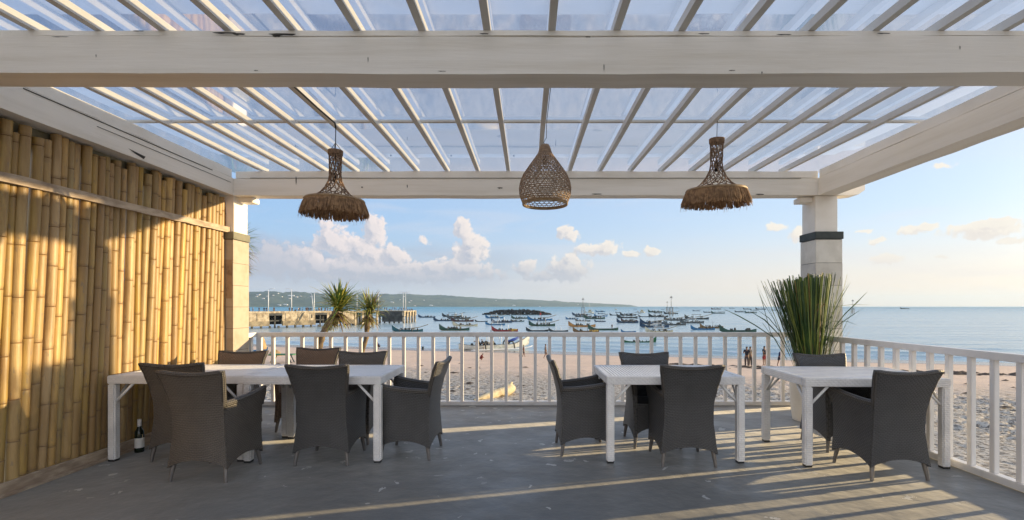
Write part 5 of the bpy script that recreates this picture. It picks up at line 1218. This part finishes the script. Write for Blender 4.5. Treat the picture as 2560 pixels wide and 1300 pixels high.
pier_lamp(675, 724, 'pier lamp post nearest the left column, its arm to the right', (1,)); pier_lamp(733, 724, 'pier lamp post with its single arm to the left', (-1,))
pier_lamp(790, 732, 'upright pier lamp post crossed by a leaning one', (1,)); pier_lamp(788, 734, 'leaning pier lamp post left of the taller palm', (-1,), -.10)
pier_lamp(897, 734.5, 'double armed pier lamp post between the two palms', (-1, 1)); pier_lamp(939, 733, 'pier lamp post half hidden behind the yellowing palm', (-1, 1)); pier_lamp(951, 733, 'double armed pier lamp post right of the yellowing palm', (-1, 1))
pier_lamp(1008, 732, 'left one of the pair of lamp posts on the pier head', (-1, 1), head=True); pier_lamp(1014, 732, 'right one of the pair of lamp posts on the pier head', (-1, 1), head=True)
# people on the pier
pp = []
rq = random.Random(5)
protos = [person('x', (0,0,0), 1.65, 0, None, (.015,.017,.022), (.02,.02,.03)), person('x', (0,0,0), 1.6, 0, WALK, (.02,.02,.025), (.03,.02,.02)), person('x', (0,0,0), 1.6, 0, CROUCH, (.03,.025,.03), (.015,.015,.02)), person('x', (0,0,0), 1.6, 0, None, (.45,.42,.42), (.03,.03,.05))]
pxl = [629,638,652,667,669,686,693,730,733,741,747,751,757,763,768,771,775,779,782,785,793,796,799,802,805,808,811,814,817,823,829,871,876,882,889,904,962,967,973,978,982,986,990,996,1000,1004,1010,1016,1020,1024,1028,1031]
used_ = set()
for px in pxl:
    ip = rq.choices((0, 1, 2, 3), (.42, .25, .23, .10))[0]
    if px < 955: P0 = Mp @ Vector((pt_(px), rq.uniform(.5, 2.2), 0)); L0 = (P0.x-85, P0.y+152, SEA+ZT)
    else: Yq = rq.uniform(203, 206) if px < 1012 else 204+(px-1010)*.75; L0 = (min((px-CX)/F*Yq, -52.1), Yq, SEA+ZT)
    o = protos[ip] if ip not in used_ else copy_tree(protos[ip]); used_.add(ip); o.location = L0; o.rotation_euler = (0, 0, rq.uniform(0, 6.28))
    lab = ('person seated on the far pier, a small dark figure against the water', 'people seated on the pier') if ip == 2 else (('person in a pale shirt standing on the far pier', 'people in pale shirts on the pier') if ip == 3 else ('person in dark clothes standing on the far pier, a small figure against the water', 'people standing on the pier'))
    tag(o, lab[0], 'person', lab[1])
# ================================================================== palms and things on the sand
MT['pleaf'] = mat('palm_green', (.11,.19,.035), (.045,.095,.022), 3, .5); MT['pleaf_y'] = mat('palm_yellow', (.42,.38,.07), (.26,.27,.05), 3, .5); MT['pleaf_d'] = mat('palm_dead', (.26,.17,.08), (.15,.09,.05), 4, .7); MT['trunk'] = mat('palm_trunk', (.24,.17,.09), (.10,.07,.045), 10, .85, .01, 18, stretch=(1,1,.6))
def sword_tree(label, trunk, rads, n, Lf, seed, mix_, droop=.25, dead=60, clumps=(), wind=(.25,0,0)):
    rs = random.Random(seed); base = Vector(trunk[0]); r = root('palm_tree', label, 'palm tree', base); T_ = [Vector(p)-base for p in trunk]; top = T_[-1]
    # smooth the trunk line
    pts = []; rr_ = []
    for i in range(len(T_)-1):
        for j in range(6): t_ = j/6; pts.append(T_[i].lerp(T_[i+1], t_)); rr_.append((rads[i]*(1-t_)+rads[i+1]*t_)*(1+.10*math.sin((i*6+j)*2.1)+rs.uniform(-.05, .05)))
    pts.append(top); rr_.append(rads[-1]); mb = MB(); mb.tube(pts, rr_, 10); mb.build('trunk', MT['trunk'], r, smooth=True)
    mb = MB()
    for k in range(n):
        a = rs.uniform(0, 6.283); e = math.asin(rs.uniform(-.35, .98)); d_ = Vector((math.cos(a)*math.cos(e), math.sin(a)*math.cos(e), math.sin(e)))+Vector(wind)
        mb.cur = rs.choices((0, 1, 2), mix_)[0]; st_ = top+Vector((rs.gauss(0, .04), rs.gauss(0, .04), rs.uniform(-.18, .10)))
        blade(mb, st_, d_, Lf*rs.uniform(.75, 1.15), rs.uniform(.022, .036)*Lf/.5, 0.0, False, droop*rs.uniform(.3, 1.6)*(1.4-e), 6, d_.cross(Vector((0, 0, 1))) if abs(d_.z) < .98 else None)
    mb.build('crown', [MT['pleaf'], MT['pleaf_y'], MT['pleaf_d']], r)
    mb = MB()
    for k in range(dead):
        a = rs.uniform(0, 6.283); d_ = Vector((math.cos(a), math.sin(a), -.55)); mb.cur = rs.choices((0, 1), (.6, .4))[0]
        blade(mb, top+Vector((0, 0, -.15-rs.uniform(0, .2))), d_, Lf*rs.uniform(.6, .95), .03*Lf/.5, 0, False, 1.6, 6)
    for c_, sz, nn in clumps:
        for k in range(nn):
            a = rs.uniform(0, 6.283); d_ = Vector((math.cos(a)+.35, math.sin(a), rs.uniform(-.7, .5))); mb.cur = rs.choices((0, 1), (.55, .45))[0]
            blade(mb, Vector(c_)-base, d_, sz*rs.uniform(.6, 1.2), .028, 0, False, 1.1, 5)
    mb.build('dead_leaves', [MT['pleaf_d'], MT['pleaf_y']], r); return r
YP = 12.
T1 = [(-5.75, YP, -2.75), (-5.55, YP, -1.4), W3(797, 868, YP), W3(806, 838, YP), W3(818, 812, YP), W3(838, 785, YP), W3(845, 762, YP)]
sword_tree('taller green palm with a bent trunk, left of the yellowing one', [tuple(p) for p in T1], [.13,.10,.085,.08,.075,.085,.06], 220, .69, 3, (.50,.44,.06), .34, 40, [(tuple(W3(842,790,YP)), .30, 60), (tuple(W3(826,808,YP)), .27, 50), (tuple(W3(818,822,YP)), .2, 34)], (.42, 0, .15))
T2 = [(-4.05, YP+.4, -2.75), (-4.1, YP+.4, -1.2), W3(905, 885, YP+.4), W3(916, 845, YP+.4), W3(919, 800, YP+.4), W3(923, 770, YP+.4)]
sword_tree('shorter yellowing palm standing in front of the pier', [tuple(p) for p in T2], [.09,.07,.045,.06,.065,.05], 180, .51, 9, (.30,.44,.26), .55, 60, [(tuple(W3(924,800,YP+.4)), .3, 36), (tuple(W3(921,818,YP+.4)), .16, 20)], (.30, 0, .12))
T3 = [(-5.6, 9.0, -2.7), (-5.6, 9.0, 0), (-5.5, 9.0, 2.55)]
sword_tree('palm hidden behind the left column, only its fronds showing', T3, [.12,.1,.08], 150, .50, 5, (.7,.2,.1), .9, 130, [((-5.45, 9.0, 2.3), .40, 50), ((-5.40, 9, 2.05), .36, 40)], (.15, 0, 0))
# driftwood
MT['drift'] = mat('pale_driftwood', (.62,.52,.33), (.45,.36,.22), 3, .8, .02, 9)
pl0, pl1 = G(1186, 1002), G(1284, 984); lg = root('driftwood_log', 'pale yellow driftwood log on the sand behind the railing', 'log', pl0)
mb = MB(); d_ = pl1-pl0; d_.z = 0; mb.tube([Vector((0, 0, .04)), d_*.2+Vector((0, .05, .05)), d_*.38+Vector((0, 0, .11)), d_*.5+Vector((0, 0, .12)), d_*.62+Vector((0, 0, .16)), d_*.76+Vector((0, 0, .15)), d_*.88+Vector((0, 0, .22)), d_*.96+Vector((0, 0, .24)), d_+Vector((0, 0, .22))], [.05,.11,.15,.21,.19,.24,.27,.22,.10], 14)
for i, v in enumerate(mb.v): mb.v[i] = tuple(Vector(v)+Vector((random.uniform(-.035,.035), random.uniform(-.035,.035), random.uniform(-.03,.03))))
mb.build('log', MT['drift'], lg, smooth=True); mb = MB(); mb.tube([d_*.85+Vector((0, 0, .3)), d_*.93+Vector((.05, 0, .55))], [.09, .05], 7); mb.build('branch', MT['drift'], lg, smooth=True)
# beach things behind the left end of the railing
tp = G(706, 907); k = tp.y/F
tb = root('beach_table', 'green topped table on the beach behind the left end of the railing', 'table', tp); mb = MB(); mb.box(-30*k, 30*k, -.35, .35, .64, .72); mb.build('table_top', boat_mat('green_top', (.02,.15,.05)), tb)
for x in (-24, 24):
    for y_ in (-.25, .25): mb = MB(); mb.bar((x*k*1.1, y_, 0), (x*k*.7, y_, .64), .07, .07); mb.build('leg', HM['dark'] if x > 0 else MT['spar'], tb)
MT['thatch'] = mat('thatch', (.40,.28,.14), (.24,.16,.08), 6, .9, .02, 20, stretch=(1,1,.3))
up = G(652, 897); k = up.y/F
um = root('thatched_parasol', 'folded thatched beach parasol beside the left column', 'parasol', up); mb = MB(); mb.tube([(0,0,0), (.1,0,1.1), (.2,0,2.0)], .04, 8); mb.build('pole', MT['spar'], um)
mb = MB(); mb.lathe([(.34,.85),(.36,1.0),(.30,1.35),(.20,1.7),(.05,2.05)], 14, (.12,0,0)); mb.build('canopy', MT['thatch'], um, smooth=True)
bp = G(664, 884); r_, L_ = jukung('blue boat with a white edged prow drawn up on the sand at the far left', 664, 880, 60, 'blue', .15, True, gear='n', loc=bp+Vector((-.8, 0, .3)), near=True)
r_.scale = (.55, .55, .8)
sp_ = G(688, 889); hp_ = root('straw_heap', 'heap of golden straw between the blue prow and the green table', 'heap', sp_); mb = MB(); rs = random.Random(8)
mb.lathe([(.62,0),(.58,.12),(.42,.34),(.2,.5),(.02,.56)], 14)
for i, v in enumerate(mb.v): mb.v[i] = tuple(Vector(v)*rs.uniform(.88, 1.12))
mb.build('straw', MT['thatch'], hp_, smooth=True)
bk = G(1057, 873); q_ = root('bucket', 'small dark bucket standing alone on the sand near the water', 'bucket', bk); mb = MB(); mb.lathe([(.001,0),(.16,0),(.2,.42),(.18,.42),(.15,.05),(.001,.05)], 14, cap=False); mb.build('pail', HM['dark'], q_, smooth=True, autosmooth=40); mb = MB(); mb.tube([(.19*math.cos(a_), 0, .42+.16*math.sin(a_)) for a_ in [i*math.pi/8 for i in range(9)]], .008, 5); mb.build('handle', MT['gear'], q_)
# seaweed and drift on the sand
MT['weed'] = mat('dark_seaweed', (.05,.035,.025), (.09,.06,.04), 6, .9)
mb = MB(); rs = random.Random(3)
for k in range(420):
    line = rs.random() < .55
    if line: x = rs.uniform(9, 55); s0 = 46+rs.gauss(0, 1.1); y = s0-.27*x
    else: x = rs.uniform(-26, 34); y = rs.uniform(16, 40)
    z = sand_base(x, y)+(.03 if not line else .05); sz = rs.uniform(.08, .32)*(1.5 if line else .7); n = 6
    vs = [(x+sz*math.cos(a_*6.283/n)*rs.uniform(.5, 1.5)*1.5, y+sz*math.sin(a_*6.283/n)*rs.uniform(.4, 1), z) for a_ in range(n)]+[(x, y, z+sz*.35)]
    mb.add(vs, [(a_, (a_+1) % n, n) for a_ in range(n)])
tag(mb.build('seaweed', MT['weed']), 'dark seaweed and drift scattered over the sand', 'seaweed', kind='stuff')
